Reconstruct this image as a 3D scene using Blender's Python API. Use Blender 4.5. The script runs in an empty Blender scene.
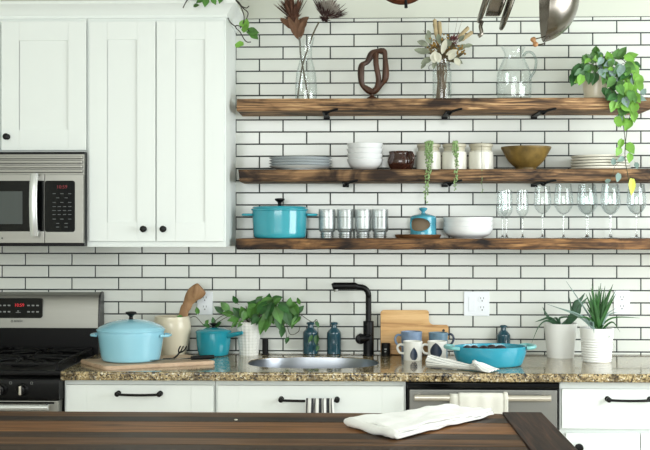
import bpy, bmesh, math, random
from mathutils import Vector, Matrix, noise
PI = math.pi
R = math.radians
scene = bpy.context.scene
col = scene.collection

# ------------------------------------------------------------------ camera, world, light, exposure
CAM_D, F, YAW, CAM_H = 5.0, 1130.0, math.atan(0.0327), 1.472
cam_d = bpy.data.cameras.new('camera')
cam_d.sensor_width = 36.0
cam_d.lens = F / 650.0 * 36.0
cam_d.shift_y = 2.0 / 650.0
cam_d.clip_start = 0.05
cam = bpy.data.objects.new('camera', cam_d)
col.objects.link(cam)
cam.location = (0, -CAM_D, CAM_H)
cam.rotation_euler = (R(90), 0, YAW)
scene.camera = cam

world = bpy.data.worlds.new('daylight')
scene.world = world
world.use_nodes = True
bg = world.node_tree.nodes['Background']
bg.inputs['Color'].default_value = (0.93, 0.98, 1.0, 1)
bg.inputs['Strength'].default_value = 1.0


def area(name, loc, target, sx, sy, power, color):
    d = bpy.data.lights.new(name, 'AREA')
    d.shape = 'RECTANGLE'
    d.size, d.size_y, d.energy, d.color = sx, sy, power, color
    o = bpy.data.objects.new(name, d)
    col.objects.link(o)
    o.location = loc
    o.rotation_euler = (Vector(target) - Vector(loc)).to_track_quat('-Z', 'Y').to_euler()
    return o


# daylight through the window in the right wall, and an added frontal fill lamp behind the camera
area('window_daylight', (2.42, -1.65, 1.62), (0.2, -0.3, 1.25), 1.7, 1.5, 70, (0.93, 0.98, 1.0))
area('front_fill', (-0.6, -6.4, 1.9), (-0.1, 0, 1.3), 3.4, 1.7, 120, (0.97, 1.0, 0.98))

scene.view_settings.view_transform = 'Standard'
scene.view_settings.look = 'None'
scene.view_settings.exposure = -0.12
scene.cycles.transparent_max_bounces = 64
scene.view_settings.gamma = 1.0
scene.view_settings.use_curve_mapping = False

# ------------------------------------------------------------------ photograph measures -> metres
FW = Vector((-math.sin(YAW), math.cos(YAW), 0))
RT = Vector((math.cos(YAW), math.sin(YAW), 0))


def ray(px, py):
    return FW + RT * ((px - 325.0) / F) + Vector((0, 0, -(py - 227.0) / F))


def P(px, py, y):                       # point seen at (px, py) in the plane at distance -y from the wall
    d = ray(px, py)
    t = (y + CAM_D) / d.y
    return Vector((0, -CAM_D, CAM_H)) + d * t


def X(px, y):
    return P(px, 227, y).x


def Z(py, y):
    return CAM_H - (py - 227.0) * (y + CAM_D) / F


def G(px, py, h):                       # point seen at (px, py) on the level h
    d = ray(px, py)
    t = (h - CAM_H) / d.z
    return Vector((0, -CAM_D, CAM_H)) + d * t


def S(y):
    return (CAM_D + y) / F


# ------------------------------------------------------------------ materials
MATS = {}


def srgb(c):
    return tuple(((v / 255.0) / 12.92 if v / 255.0 <= 0.04045 else ((v / 255.0 + 0.055) / 1.055) ** 2.4) for v in c) + (1.0,)


def mat(name, rgb=(200, 200, 200), rough=0.5, metal=0.0, coat=0.0, spec=0.5, var=0.0, vscale=8.0, bump=0.0, bscale=60.0, sheen=0.0, emit=None, trans=0.0):
    if name in MATS:
        return MATS[name]
    m = bpy.data.materials.new(name)
    m.use_nodes = True
    nt = m.node_tree
    b = nt.nodes['Principled BSDF']
    b.inputs['Base Color'].default_value = srgb(rgb)
    b.inputs['Roughness'].default_value = rough
    b.inputs['Metallic'].default_value = metal
    b.inputs['Coat Weight'].default_value = coat
    b.inputs['Coat Roughness'].default_value = 0.06
    b.inputs['Specular IOR Level'].default_value = spec
    b.inputs['Sheen Weight'].default_value = sheen
    b.inputs['Transmission Weight'].default_value = trans
    if emit:
        b.inputs['Emission Color'].default_value = srgb(emit)
        b.inputs['Emission Strength'].default_value = 1.0
    if var or bump:
        tc = nt.nodes.new('ShaderNodeTexCoord')
    if var:
        n = nt.nodes.new('ShaderNodeTexNoise')
        n.inputs['Scale'].default_value = vscale
        n.inputs['Detail'].default_value = 4
        nt.links.new(tc.outputs['Object'], n.inputs['Vector'])
        h = nt.nodes.new('ShaderNodeMapRange')
        h.inputs['From Min'].default_value = 0.3
        h.inputs['From Max'].default_value = 0.7
        h.inputs['To Min'].default_value = 1 - var
        h.inputs['To Max'].default_value = 1 + var
        nt.links.new(n.outputs['Fac'], h.inputs['Value'])
        mx = nt.nodes.new('ShaderNodeHueSaturation')
        mx.inputs['Color'].default_value = srgb(rgb)
        nt.links.new(h.outputs['Result'], mx.inputs['Value'])
        nt.links.new(mx.outputs['Color'], b.inputs['Base Color'])
    if bump:
        n2 = nt.nodes.new('ShaderNodeTexNoise')
        n2.inputs['Scale'].default_value = bscale
        n2.inputs['Detail'].default_value = 3
        nt.links.new(tc.outputs['Object'], n2.inputs['Vector'])
        bp = nt.nodes.new('ShaderNodeBump')
        bp.inputs['Strength'].default_value = bump
        bp.inputs['Distance'].default_value = 0.004
        nt.links.new(n2.outputs['Fac'], bp.inputs['Height'])
        nt.links.new(bp.outputs['Normal'], b.inputs['Normal'])
    MATS[name] = m
    return m


def ramp(nt, stops):
    r = nt.nodes.new('ShaderNodeValToRGB')
    e = r.color_ramp.elements
    while len(e) < len(stops):
        e.new(0.5)
    for i, (p, c) in enumerate(stops):
        e[i].position = p
        e[i].color = srgb(c)
    return r


def mapped(nt, scale, loc=(0, 0, 0)):
    tc = nt.nodes.new('ShaderNodeTexCoord')
    mp = nt.nodes.new('ShaderNodeMapping')
    mp.inputs['Scale'].default_value = scale
    mp.inputs['Location'].default_value = loc
    nt.links.new(tc.outputs['Object'], mp.inputs['Vector'])
    return mp


def tex_noise(nt, vec, scale, detail=5, dist=0.0, rough=0.55):
    n = nt.nodes.new('ShaderNodeTexNoise')
    n.inputs['Scale'].default_value = scale
    n.inputs['Detail'].default_value = detail
    n.inputs['Distortion'].default_value = dist
    n.inputs['Roughness'].default_value = rough
    nt.links.new(vec.outputs[0], n.inputs['Vector'])
    return n


def mixc(nt, mode, fac, a, b):
    m = nt.nodes.new('ShaderNodeMix')
    m.data_type = 'RGBA'
    m.blend_type = mode
    if isinstance(fac, float):
        m.inputs[0].default_value = fac
    else:
        nt.links.new(fac, m.inputs[0])
    for s, i in ((a, 6), (b, 7)):
        if isinstance(s, tuple):
            m.inputs[i].default_value = s
        else:
            nt.links.new(s, m.inputs[i])
    return m


def wood(name, stops, grain=(2.5, 40, 40), rough=0.5, knots=None, bump=0.3, seed=0.0, spec=0.4, patch=5.0):
    if name in MATS:
        return MATS[name]
    m = bpy.data.materials.new(name)
    m.use_nodes = True
    nt = m.node_tree
    b = nt.nodes['Principled BSDF']
    mp = mapped(nt, grain, (seed, seed * 1.7, seed * 0.6))
    n = tex_noise(nt, mp, 1.0, 6, 1.2, 0.6)
    r = ramp(nt, stops)
    nt.links.new(n.outputs['Fac'], r.inputs['Fac'])
    out = r.outputs['Color']
    if knots:
        mp2 = mapped(nt, (patch, patch * 2.4, patch * 2.4), (seed * 3, 0, 0))
        n2 = tex_noise(nt, mp2, 1.0, 4, 0.6)
        r2 = ramp(nt, [(0.36, knots), (0.56, (255, 255, 255))])
        nt.links.new(n2.outputs['Fac'], r2.inputs['Fac'])
        mm = mixc(nt, 'MULTIPLY', 1.0, out, r2.outputs['Color'])
        out = mm.outputs[2]
    nt.links.new(out, b.inputs['Base Color'])
    b.inputs['Roughness'].default_value = rough
    b.inputs['Specular IOR Level'].default_value = spec
    if bump:
        bp = nt.nodes.new('ShaderNodeBump')
        bp.inputs['Strength'].default_value = bump
        bp.inputs['Distance'].default_value = 0.003
        nt.links.new(n.outputs['Fac'], bp.inputs['Height'])
        nt.links.new(bp.outputs['Normal'], b.inputs['Normal'])
    MATS[name] = m
    return m


def plank_wood(name, pitch, rough=0.35):
    """walnut boards running along x, each board its own tone"""
    m = bpy.data.materials.new(name)
    m.use_nodes = True
    nt = m.node_tree
    b = nt.nodes['Principled BSDF']
    tc = nt.nodes.new('ShaderNodeTexCoord')
    sp = nt.nodes.new('ShaderNodeSeparateXYZ')
    nt.links.new(tc.outputs['Object'], sp.inputs[0])
    dv = nt.nodes.new('ShaderNodeMath'); dv.operation = 'DIVIDE'; dv.inputs[1].default_value = pitch
    nt.links.new(sp.outputs['Y'], dv.inputs[0])
    fl = nt.nodes.new('ShaderNodeMath'); fl.operation = 'FLOOR'
    nt.links.new(dv.outputs[0], fl.inputs[0])
    wn = nt.nodes.new('ShaderNodeTexWhiteNoise'); wn.noise_dimensions = '1D'
    nt.links.new(fl.outputs[0], wn.inputs['W'])
    rt = ramp(nt, [(0.0, (62, 50, 41)), (0.3, (88, 68, 52)), (0.6, (122, 90, 62)), (1.0, (168, 118, 72))])
    nt.links.new(wn.outputs['Value'], rt.inputs['Fac'])
    cmb = nt.nodes.new('ShaderNodeCombineXYZ')
    mulx = nt.nodes.new('ShaderNodeMath'); mulx.operation = 'MULTIPLY'; mulx.inputs[1].default_value = 3.0
    nt.links.new(sp.outputs['X'], mulx.inputs[0])
    muly = nt.nodes.new('ShaderNodeMath'); muly.operation = 'MULTIPLY'; muly.inputs[1].default_value = 75.0
    nt.links.new(sp.outputs['Y'], muly.inputs[0])
    mulw = nt.nodes.new('ShaderNodeMath'); mulw.operation = 'MULTIPLY'; mulw.inputs[1].default_value = 37.0
    nt.links.new(wn.outputs['Value'], mulw.inputs[0])
    nt.links.new(mulx.outputs[0], cmb.inputs[0]); nt.links.new(muly.outputs[0], cmb.inputs[1]); nt.links.new(mulw.outputs[0], cmb.inputs[2])
    n = nt.nodes.new('ShaderNodeTexNoise')
    n.inputs['Scale'].default_value = 1.0; n.inputs['Detail'].default_value = 6; n.inputs['Distortion'].default_value = 1.0
    nt.links.new(cmb.outputs[0], n.inputs['Vector'])
    rg = ramp(nt, [(0.30, (96, 92, 90)), (0.5, (215, 208, 200)), (0.75, (255, 255, 255))])
    nt.links.new(n.outputs['Fac'], rg.inputs['Fac'])
    mm = mixc(nt, 'MULTIPLY', 1.0, rt.outputs['Color'], rg.outputs['Color'])
    nt.links.new(mm.outputs[2], b.inputs['Base Color'])
    b.inputs['Roughness'].default_value = rough
    b.inputs['Specular IOR Level'].default_value = 0.12
    bp = nt.nodes.new('ShaderNodeBump'); bp.inputs['Strength'].default_value = 0.15; bp.inputs['Distance'].default_value = 0.002
    nt.links.new(n.outputs['Fac'], bp.inputs['Height'])
    nt.links.new(bp.outputs['Normal'], b.inputs['Normal'])
    return m


def granite():
    m = bpy.data.materials.new('granite')
    m.use_nodes = True
    nt = m.node_tree
    b = nt.nodes['Principled BSDF']
    mp = mapped(nt, (1, 1, 1))
    v = nt.nodes.new('ShaderNodeTexVoronoi')
    v.inputs['Scale'].default_value = 190
    n0 = tex_noise(nt, mp, 40, 3)
    add = nt.nodes.new('ShaderNodeVectorMath'); add.operation = 'MULTIPLY_ADD'
    add.inputs[1].default_value = (0.02, 0.02, 0.02)
    nt.links.new(n0.outputs['Color'], add.inputs[0]); nt.links.new(mp.outputs[0], add.inputs[2])
    nt.links.new(add.outputs[0], v.inputs['Vector'])
    sep = nt.nodes.new('ShaderNodeSeparateColor')
    nt.links.new(v.outputs['Color'], sep.inputs[0])
    r = ramp(nt, [(0.0, (46, 40, 32)), (0.11, (96, 80, 54)), (0.25, (142, 122, 84)), (0.5, (172, 150, 108)), (0.74, (198, 180, 138)), (0.93, (222, 212, 186))])
    r.color_ramp.interpolation = 'CONSTANT'
    nt.links.new(sep.outputs[0], r.inputs['Fac'])
    n1 = tex_noise(nt, mp, 26, 4)
    r1 = ramp(nt, [(0.35, (84, 72, 54)), (0.55, (255, 255, 255))])
    nt.links.new(n1.outputs['Fac'], r1.inputs['Fac'])
    mm = mixc(nt, 'MULTIPLY', 0.75, r.outputs['Color'], r1.outputs['Color'])
    nt.links.new(mm.outputs[2], b.inputs['Base Color'])
    b.inputs['Roughness'].default_value = 0.16
    b.inputs['Specular IOR Level'].default_value = 0.6
    b.inputs['Coat Weight'].default_value = 0.4
    b.inputs['Coat Roughness'].default_value = 0.05
    return m


def steel(name, rgb, rough, stretch):
    m = bpy.data.materials.new(name)
    m.use_nodes = True
    nt = m.node_tree
    b = nt.nodes['Principled BSDF']
    b.inputs['Metallic'].default_value = 1.0
    b.inputs['Base Color'].default_value = srgb(rgb)
    mp = mapped(nt, stretch)
    n = tex_noise(nt, mp, 1.0, 4)
    mr = nt.nodes.new('ShaderNodeMapRange')
    mr.inputs['To Min'].default_value = rough * 0.8
    mr.inputs['To Max'].default_value = rough * 1.25
    nt.links.new(n.outputs['Fac'], mr.inputs['Value'])
    nt.links.new(mr.outputs['Result'], b.inputs['Roughness'])
    bp = nt.nodes.new('ShaderNodeBump'); bp.inputs['Strength'].default_value = 0.06; bp.inputs['Distance'].default_value = 0.001
    nt.links.new(n.outputs['Fac'], bp.inputs['Height'])
    nt.links.new(bp.outputs['Normal'], b.inputs['Normal'])
    return m


def thin_glass(name, tint=(244, 250, 248), edge=(150, 165, 165), gloss=0.55, power=2.6, rough=0.02, base=0.05):
    """thin-walled clear glass: passes light straight on, reflects more at grazing angles"""
    m = bpy.data.materials.new(name)
    m.use_nodes = True
    nt = m.node_tree
    for n in list(nt.nodes):
        if n.type != 'OUTPUT_MATERIAL':
            nt.nodes.remove(n)
    out = [n for n in nt.nodes if n.type == 'OUTPUT_MATERIAL'][0]
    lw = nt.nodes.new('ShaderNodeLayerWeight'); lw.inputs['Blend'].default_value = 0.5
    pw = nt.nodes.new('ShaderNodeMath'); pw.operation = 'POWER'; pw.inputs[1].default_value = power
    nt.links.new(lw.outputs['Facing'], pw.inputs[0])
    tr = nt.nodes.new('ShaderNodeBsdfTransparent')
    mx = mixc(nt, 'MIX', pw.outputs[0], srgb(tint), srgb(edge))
    nt.links.new(mx.outputs[2], tr.inputs['Color'])
    gl = nt.nodes.new('ShaderNodeBsdfGlossy'); gl.inputs['Roughness'].default_value = rough
    ml = nt.nodes.new('ShaderNodeMath'); ml.operation = 'MULTIPLY_ADD'; ml.inputs[1].default_value = gloss; ml.inputs[2].default_value = base
    nt.links.new(pw.outputs[0], ml.inputs[0])
    ms = nt.nodes.new('ShaderNodeMixShader')
    nt.links.new(ml.outputs[0], ms.inputs[0]); nt.links.new(tr.outputs[0], ms.inputs[1]); nt.links.new(gl.outputs[0], ms.inputs[2])
    nt.links.new(ms.outputs[0], out.inputs['Surface'])
    return m


def stripes(name, a, b_, freq, axis='X', duty=0.5, rough=0.9):
    m = bpy.data.materials.new(name)
    m.use_nodes = True
    nt = m.node_tree
    b = nt.nodes['Principled BSDF']
    tc = nt.nodes.new('ShaderNodeTexCoord')
    sp = nt.nodes.new('ShaderNodeSeparateXYZ')
    nt.links.new(tc.outputs['UV' if axis in 'UV' else 'Object'], sp.inputs[0])
    mu = nt.nodes.new('ShaderNodeMath'); mu.operation = 'MULTIPLY'; mu.inputs[1].default_value = freq
    nt.links.new(sp.outputs[{'U': 'X', 'V': 'Y'}.get(axis, axis)], mu.inputs[0])
    fr = nt.nodes.new('ShaderNodeMath'); fr.operation = 'FRACT'
    nt.links.new(mu.outputs[0], fr.inputs[0])
    lt = nt.nodes.new('ShaderNodeMath'); lt.operation = 'LESS_THAN'; lt.inputs[1].default_value = duty
    nt.links.new(fr.outputs[0], lt.inputs[0])
    mx = mixc(nt, 'MIX', lt.outputs[0], srgb(a), srgb(b_))
    nt.links.new(mx.outputs[2], b.inputs['Base Color'])
    b.inputs['Roughness'].default_value = rough
    return m


M_CAB = mat('cabinet_paint', (238, 243, 240), 0.4, spec=0.35)
M_CABIN = mat('cabinet_carcass', (214, 219, 214), 0.6)
M_WALL = mat('wall_paint', (212, 215, 203), 0.8, var=0.015, vscale=3)
M_CEIL = mat('ceiling_paint', (232, 234, 228), 0.85)
M_TILE = mat('tile_glaze', (221, 224, 217), 0.14, var=0.02, vscale=2.2, bump=0.05, bscale=14)
M_GROUT = mat('grout', (58, 62, 62), 0.9)
M_FLOOR = wood('floor_oak', [(0.3, (190, 180, 166)), (0.7, (212, 204, 190))], (1.5, 14, 14), 0.45)
M_SHELF = wood('reclaimed_wood', [(0.28, (34, 26, 20)), (0.40, (100, 74, 50)), (0.53, (158, 120, 82)), (0.70, (216, 178, 130))], (3.2, 42, 70), 0.7, knots=(92, 80, 70), bump=0.6, patch=4.0)
M_SHELF2 = wood('reclaimed_wood_dark', [(0.28, (30, 23, 17)), (0.41, (94, 69, 46)), (0.55, (146, 111, 76)), (0.73, (202, 164, 118))], (3.4, 40, 66), 0.7, knots=(84, 72, 62), bump=0.6, seed=3.1, patch=4.6)
M_SHELF3 = wood('reclaimed_wood_knotty', [(0.28, (30, 22, 16)), (0.42, (88, 60, 37)), (0.56, (142, 102, 62)), (0.74, (200, 152, 98))], (3.0, 38, 60), 0.7, knots=(58, 46, 38), bump=0.6, seed=7.7, patch=5.0)
M_WALNUT = plank_wood('walnut_planks', 0.085, 0.45)
M_ENDWOOD = wood('dark_end_board', [(0.3, (30, 22, 20)), (0.55, (56, 40, 34)), (0.8, (92, 64, 50))], (60, 3, 40), 0.5, bump=0.3, spec=0.15)
M_BOARD = wood('pale_board_wood', [(0.3, (184, 154, 126)), (0.6, (214, 186, 158)), (0.8, (228, 204, 180))], (3, 30, 30), 0.55, bump=0.1)
M_ACACIA = wood('honey_board_wood', [(0.3, (150, 104, 58)), (0.5, (206, 160, 102)), (0.72, (226, 186, 130))], (3, 3, 34), 0.5, bump=0.1, seed=1.3)
M_SPOON = wood('turned_wood', [(0.3, (134, 98, 66)), (0.7, (186, 146, 106))], (20, 20, 4), 0.55, bump=0.1)
M_SCULPT = wood('dark_carved_wood', [(0.3, (44, 26, 17)), (0.7, (92, 58, 38))], (14, 14, 5), 0.45, bump=0.15)
M_TRAY = wood('tray_wood', [(0.3, (66, 42, 26)), (0.7, (128, 86, 52))], (4, 30, 30), 0.45)
M_GRAN = granite()
M_STEEL = steel('brushed_steel', (152, 151, 145), 0.42, (3, 60, 160))
M_STEELD = steel('dishwasher_steel', (140, 140, 136), 0.45, (3, 60, 160))
M_SINK = steel('sink_steel', (150, 154, 160), 0.32, (14, 14, 1))
M_POLISH = steel('polished_steel', (128, 122, 114), 0.24, (10, 10, 10))
M_NICKEL = mat('satin_handle', (214, 208, 196), 0.32, metal=0.85)
M_BRIGHT = mat('bright_handle', (232, 234, 234), 0.25, metal=0.7)
M_BLK = mat('black_enamel', (10, 10, 11), 0.34, spec=0.18)
M_BLKM = mat('black_matte', (14, 14, 14), 0.5, spec=0.2)
M_IRON = mat('cast_iron', (14, 14, 15), 0.55, spec=0.2, bump=0.2, bscale=200)
M_BLKGL = mat('black_glass', (8, 9, 9), 0.1, spec=0.2)
M_WINDOW = mat('oven_window', (76, 82, 80), 0.3, spec=0.3)
M_FAUC = mat('faucet_black', (10, 10, 11), 0.36, spec=0.25)
M_PULL = mat('pull_black', (12, 11, 11), 0.38, spec=0.25)
M_GREYMK = mat('panel_marks', (150, 152, 150), 0.6)
M_RED = mat('red_digits', (60, 6, 8), 0.5, emit=(226, 44, 52))
M_DIMRED = mat('dim_red_digits', (50, 6, 8), 0.5, emit=(120, 26, 34))
M_INK = mat('ink', (60, 60, 60), 0.6)
M_TURQ = mat('turquoise_enamel', (52, 160, 176), 0.16, coat=0.6, var=0.06, vscale=5)
M_SKY = mat('pale_blue_enamel', (156, 214, 234), 0.2, coat=0.5)
M_TEAL = mat('teal_enamel', (36, 148, 166), 0.18, coat=0.5, var=0.06, vscale=6)
M_DISH = mat('dish_enamel', (50, 152, 176), 0.2, coat=0.4, var=0.08, vscale=6)
M_DISHIN = mat('dish_inside', (126, 190, 190), 0.3)
M_CELLAR = mat('cellar_glaze', (72, 156, 178), 0.2, coat=0.5, var=0.25, vscale=26)
M_BEIGE = mat('unglazed_inside', (190, 170, 142), 0.7)
M_WHITE = mat('white_china', (236, 238, 238), 0.14, coat=0.3)
M_PLATERIM = mat('plate_china', (222, 228, 230), 0.14, coat=0.3)
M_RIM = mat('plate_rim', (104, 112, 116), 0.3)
M_CREAMP = mat('cream_china', (232, 229, 216), 0.25)
M_CREAM = mat('cream_glaze', (226, 216, 192), 0.28, coat=0.2, var=0.03, vscale=9)
M_CROCK = mat('crock_glaze', (228, 226, 214), 0.25, coat=0.3)
M_CROCKN = mat('crock_neck_shaded', (186, 180, 160), 0.4)  # shadow around the neck, put into its colour
M_BROWN = mat('brown_glaze', (58, 30, 22), 0.15, coat=0.6, var=0.3, vscale=20)
M_MUST = mat('mustard_glaze', (112, 90, 44), 0.42, var=0.4, vscale=26, bump=0.5, bscale=50)
M_POTW = mat('white_pot', (243, 244, 241), 0.4)
M_POTG = mat('grey_white_pot', (232, 232, 226), 0.6, bump=0.3, bscale=70)
M_MUGB = mat('blue_mug_glaze', (126, 146, 172), 0.3, var=0.2, vscale=30)
M_MUGT = mat('grey_blue_mug_glaze', (104, 132, 150), 0.3, var=0.2, vscale=30)
M_MUGW = mat('white_mug_glaze', (232, 231, 224), 0.3, var=0.04, vscale=30)
M_MUGD = mat('dark_blue_glaze', (40, 52, 70), 0.3, var=0.4, vscale=40)
M_BOTTLE = mat('blue_bottle_glass', (44, 78, 90), 0.1, coat=0.5, var=0.2, vscale=20)
M_SOIL = mat('soil', (50, 38, 28), 0.95, bump=0.5)
M_LEAF = mat('pothos_leaf', (76, 124, 52), 0.4, var=0.45, vscale=24, sheen=0.1)
M_LEAFD = mat('dark_leaf', (48, 94, 44), 0.42, var=0.4, vscale=26)
M_LEAFL = mat('lime_leaf', (112, 164, 60), 0.45, var=0.25, vscale=20)
M_LEAFG = mat('grey_leaf', (126, 150, 142), 0.5, var=0.25, vscale=30)
M_STEM = mat('vine_stem', (58, 62, 38), 0.6)
M_STEMD = mat('dark_vine', (44, 36, 30), 0.7)
M_BLADE = mat('blade_leaf', (46, 92, 42), 0.4, var=0.4, vscale=14)
M_BLADEG = mat('grey_blade_leaf', (116, 140, 132), 0.45, var=0.2, vscale=14)
M_ALOE = mat('succulent_leaf', (58, 92, 66), 0.4, var=0.3, vscale=14)
M_PEARL = mat('pearl_beads', (140, 170, 112), 0.45, var=0.2, vscale=60)
M_PROT = mat('dried_bract', (92, 60, 44), 0.8, var=0.35, vscale=40)
M_PROTD = mat('dark_bract', (74, 46, 44), 0.8, var=0.35, vscale=40)
M_PROTC = mat('pale_florets', (164, 156, 146), 0.9, var=0.2, vscale=60)
M_DRYSTEM = mat('dry_stem', (88, 82, 64), 0.8)
M_TAN = mat('dried_tan', (176, 158, 122), 0.9, var=0.2, vscale=40)
M_OCHRE = mat('dried_ochre', (150, 118, 60), 0.9, var=0.3, vscale=50)
M_MAUVE = mat('dried_mauve', (120, 70, 72), 0.9, var=0.3, vscale=50)
M_SAGE = mat('dried_sage', (126, 132, 112), 0.8, var=0.25, vscale=30)
M_PALE = mat('dried_pale', (204, 202, 184), 0.8, var=0.1, vscale=30)
M_CLOTH = mat('white_cloth', (240, 240, 236), 0.9, sheen=0.3, bump=0.15, bscale=160)
M_TOWELW = mat('towel_cloth', (226, 224, 214), 0.9, sheen=0.3, bump=0.15, bscale=200)
M_STRIPE = stripes('striped_towel_cloth', (60, 62, 64), (226, 226, 220), 62, 'U', 0.5)
M_TWIST = stripes('ticking_cloth', (150, 152, 152), (232, 232, 226), 16, 'U', 0.78)
M_PLATE = mat('plate_plastic', (236, 240, 244), 0.3)
M_SLOT = mat('slot_dark', (40, 40, 40), 0.6)
M_COPPER = mat('copper', (112, 68, 50), 0.3, metal=0.9)
M_BEAD = mat('bead_wood', (178, 130, 84), 0.5)
M_FIG = mat('dark_fruit', (46, 40, 44), 0.5, var=0.4, vscale=60)
M_GLASS = thin_glass('clear_glass', (254, 255, 255), (236, 242, 242), 0.45, 3.0, 0.06)
M_WINE = thin_glass('wine_glass', (254, 255, 255), (240, 244, 245), 0.45, 3.0, 0.05)
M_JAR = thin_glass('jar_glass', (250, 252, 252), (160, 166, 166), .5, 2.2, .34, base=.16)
M_SOLID = mat('solid_glass', (252, 254, 254), 0.0, trans=1.0)


# ------------------------------------------------------------------ mesh builder
class MB:
    def __init__(self):
        self.v, self.f = [], []
        self.uv = None

    def add(self, verts, faces, M=None):
        o = len(self.v)
        for p in verts:
            p = Vector(p)
            self.v.append(M @ p if M else p)
        self.f += [tuple(i + o for i in q) for q in faces]
        return self

    def bm(self, b, M=None):
        b.verts.index_update()
        self.add([v.co.copy() for v in b.verts], [[v.index for v in f.verts] for f in b.faces], M)
        b.free()
        return self

    def box(self, x0, x1, y0, y1, z0, z1, bev=0.0, seg=2, M=None):
        b = bmesh.new()
        bmesh.ops.create_cube(b, size=1.0)
        for v in b.verts:
            v.co = Vector(((x0 + x1) / 2 + v.co.x * (x1 - x0), (y0 + y1) / 2 + v.co.y * (y1 - y0), (z0 + z1) / 2 + v.co.z * (z1 - z0)))
        if bev:
            bmesh.ops.bevel(b, geom=list(b.edges), offset=bev, segments=seg, affect='EDGES', profile=0.5)
        return self.bm(b, M)

    def lathe(self, prof, segs=40, c=(0, 0, 0), sx=1.0, sy=1.0, M=None, cap=True):
        vs, fs = [], []
        n = len(prof)
        for k in range(segs):
            a = 2 * PI * k / segs
            for r, z in prof:
                vs.append((c[0] + max(r, 1e-5) * math.cos(a) * sx, c[1] + max(r, 1e-5) * math.sin(a) * sy, c[2] + z))
        for k in range(segs):
            k2 = (k + 1) % segs
            for i in range(n - 1):
                fs.append((k * n + i, k2 * n + i, k2 * n + i + 1, k * n + i + 1))
        if cap:
            if prof[0][0] > 1e-4:
                fs.append(tuple(k * n for k in reversed(range(segs))))
            if prof[-1][0] > 1e-4:
                fs.append(tuple(k * n + n - 1 for k in range(segs)))
        return self.add(vs, fs, M)

    def ball(self, c, rx, ry=None, rz=None, segs=12, rings=8, M=None):
        ry = ry or rx
        rz = rz or rx
        prof = [(math.sin(PI * i / rings), -math.cos(PI * i / rings)) for i in range(rings + 1)]
        T = Matrix.Translation(c) @ Matrix.Diagonal((rx, ry, rz, 1))
        return self.lathe(prof, segs, M=(M @ T) if M else T, cap=False)

    def tube(self, pts, r, segs=8, closed=False, M=None, flat=1.0):
        pts = [Vector(p) for p in pts]
        n = len(pts)
        rs = r if isinstance(r, (list, tuple)) else [r] * n
        tang = []
        for i in range(n):
            a = pts[(i - 1) % n] if (closed or i > 0) else pts[i]
            b = pts[(i + 1) % n] if (closed or i < n - 1) else pts[i]
            t = b - a
            tang.append(t.normalized() if t.length > 1e-9 else Vector((0, 0, 1)))
        ref = Vector((0, 1, 0)) if abs(tang[0].y) < 0.9 else Vector((1, 0, 0))
        u = (ref - tang[0] * ref.dot(tang[0])).normalized()
        vs, fs = [], []
        for i in range(n):
            u = u - tang[i] * u.dot(tang[i])
            u = u.normalized() if u.length > 1e-6 else tang[i].orthogonal().normalized()
            w = tang[i].cross(u)
            for k in range(segs):
                a = 2 * PI * k / segs
                vs.append(pts[i] + (u * math.cos(a) * flat + w * math.sin(a)) * rs[i])
        for i in range(n if closed else n - 1):
            j = (i + 1) % n
            for k in range(segs):
                k2 = (k + 1) % segs
                fs.append((i * segs + k, i * segs + k2, j * segs + k2, j * segs + k))
        if not closed:
            fs.append(tuple(reversed(range(segs))))
            fs.append(tuple((n - 1) * segs + k for k in range(segs)))
        return self.add(vs, fs, M)

    def prism(self, poly, y0, y1, bev=0.0, M=None):           # polygon in (x, z), pushed along y
        b = bmesh.new()
        vs = [b.verts.new((x, y0, z)) for x, z in poly]
        f = b.faces.new(vs)
        r = bmesh.ops.extrude_face_region(b, geom=[f])
        for e in r['geom']:
            if isinstance(e, bmesh.types.BMVert):
                e.co.y = y1
        bmesh.ops.recalc_face_normals(b, faces=b.faces)
        if bev:
            es = [e for e in b.edges if abs(e.verts[0].co.y - e.verts[1].co.y) < 1e-7]
            bmesh.ops.bevel(b, geom=es, offset=bev, segments=2, affect='EDGES', profile=0.5)
        return self.bm(b, M)

    def grid(self, nu, nv, fn, closed_u=False, M=None, keep_uv=False):
        vs = [fn(i / nu, j / nv) for i in range(nu if closed_u else nu + 1) for j in range(nv + 1)]
        fs = []
        for i in range(nu):
            i2 = (i + 1) % nu if closed_u else i + 1
            for j in range(nv):
                fs.append((i * (nv + 1) + j, i2 * (nv + 1) + j, i2 * (nv + 1) + j + 1, i * (nv + 1) + j + 1))
        if keep_uv:
            self.uv = [(i / nu, j / nv) for i in range(nu + 1) for j in range(nv + 1)]
        return self.add(vs, fs, M)

    def leaf(self, base, d, nrm, L, W, droop=0.2, fold=0.25, kind='heart', n=6):
        base, d = Vector(base), Vector(d).normalized()
        nrm = Vector(nrm)
        nrm = nrm - d * nrm.dot(d)
        nrm = nrm.normalized() if nrm.length > 1e-5 else d.orthogonal().normalized()
        side = d.cross(nrm)
        if kind == 'heart':
            prof = [(0.0, 0.10), (0.06, 0.62), (0.22, 0.96), (0.42, 1.0), (0.64, 0.74), (0.85, 0.32), (1.0, 0.02)]
        elif kind == 'oval':
            prof = [(0.0, 0.12), (0.15, 0.6), (0.4, 1.0), (0.65, 0.9), (0.85, 0.55), (1.0, 0.06)]
        else:
            prof = [(0.0, 0.55), (0.15, 0.85), (0.35, 1.0), (0.6, 0.85), (0.82, 0.5), (1.0, 0.03)]
        vs, fs = [], []
        for u, w in prof:
            c = base + d * (L * u) - Vector((0, 0, 1)) * (droop * L * u * u)
            hw = W * 0.5 * w
            for s in (-1, -0.5, 0, 0.5, 1):
                back = d * (-0.12 * L * abs(s) if (kind == 'heart' and u < 0.1) else 0)
                vs.append(c + side * (hw * s) + nrm * (abs(s) * hw * fold) + back)
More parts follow.
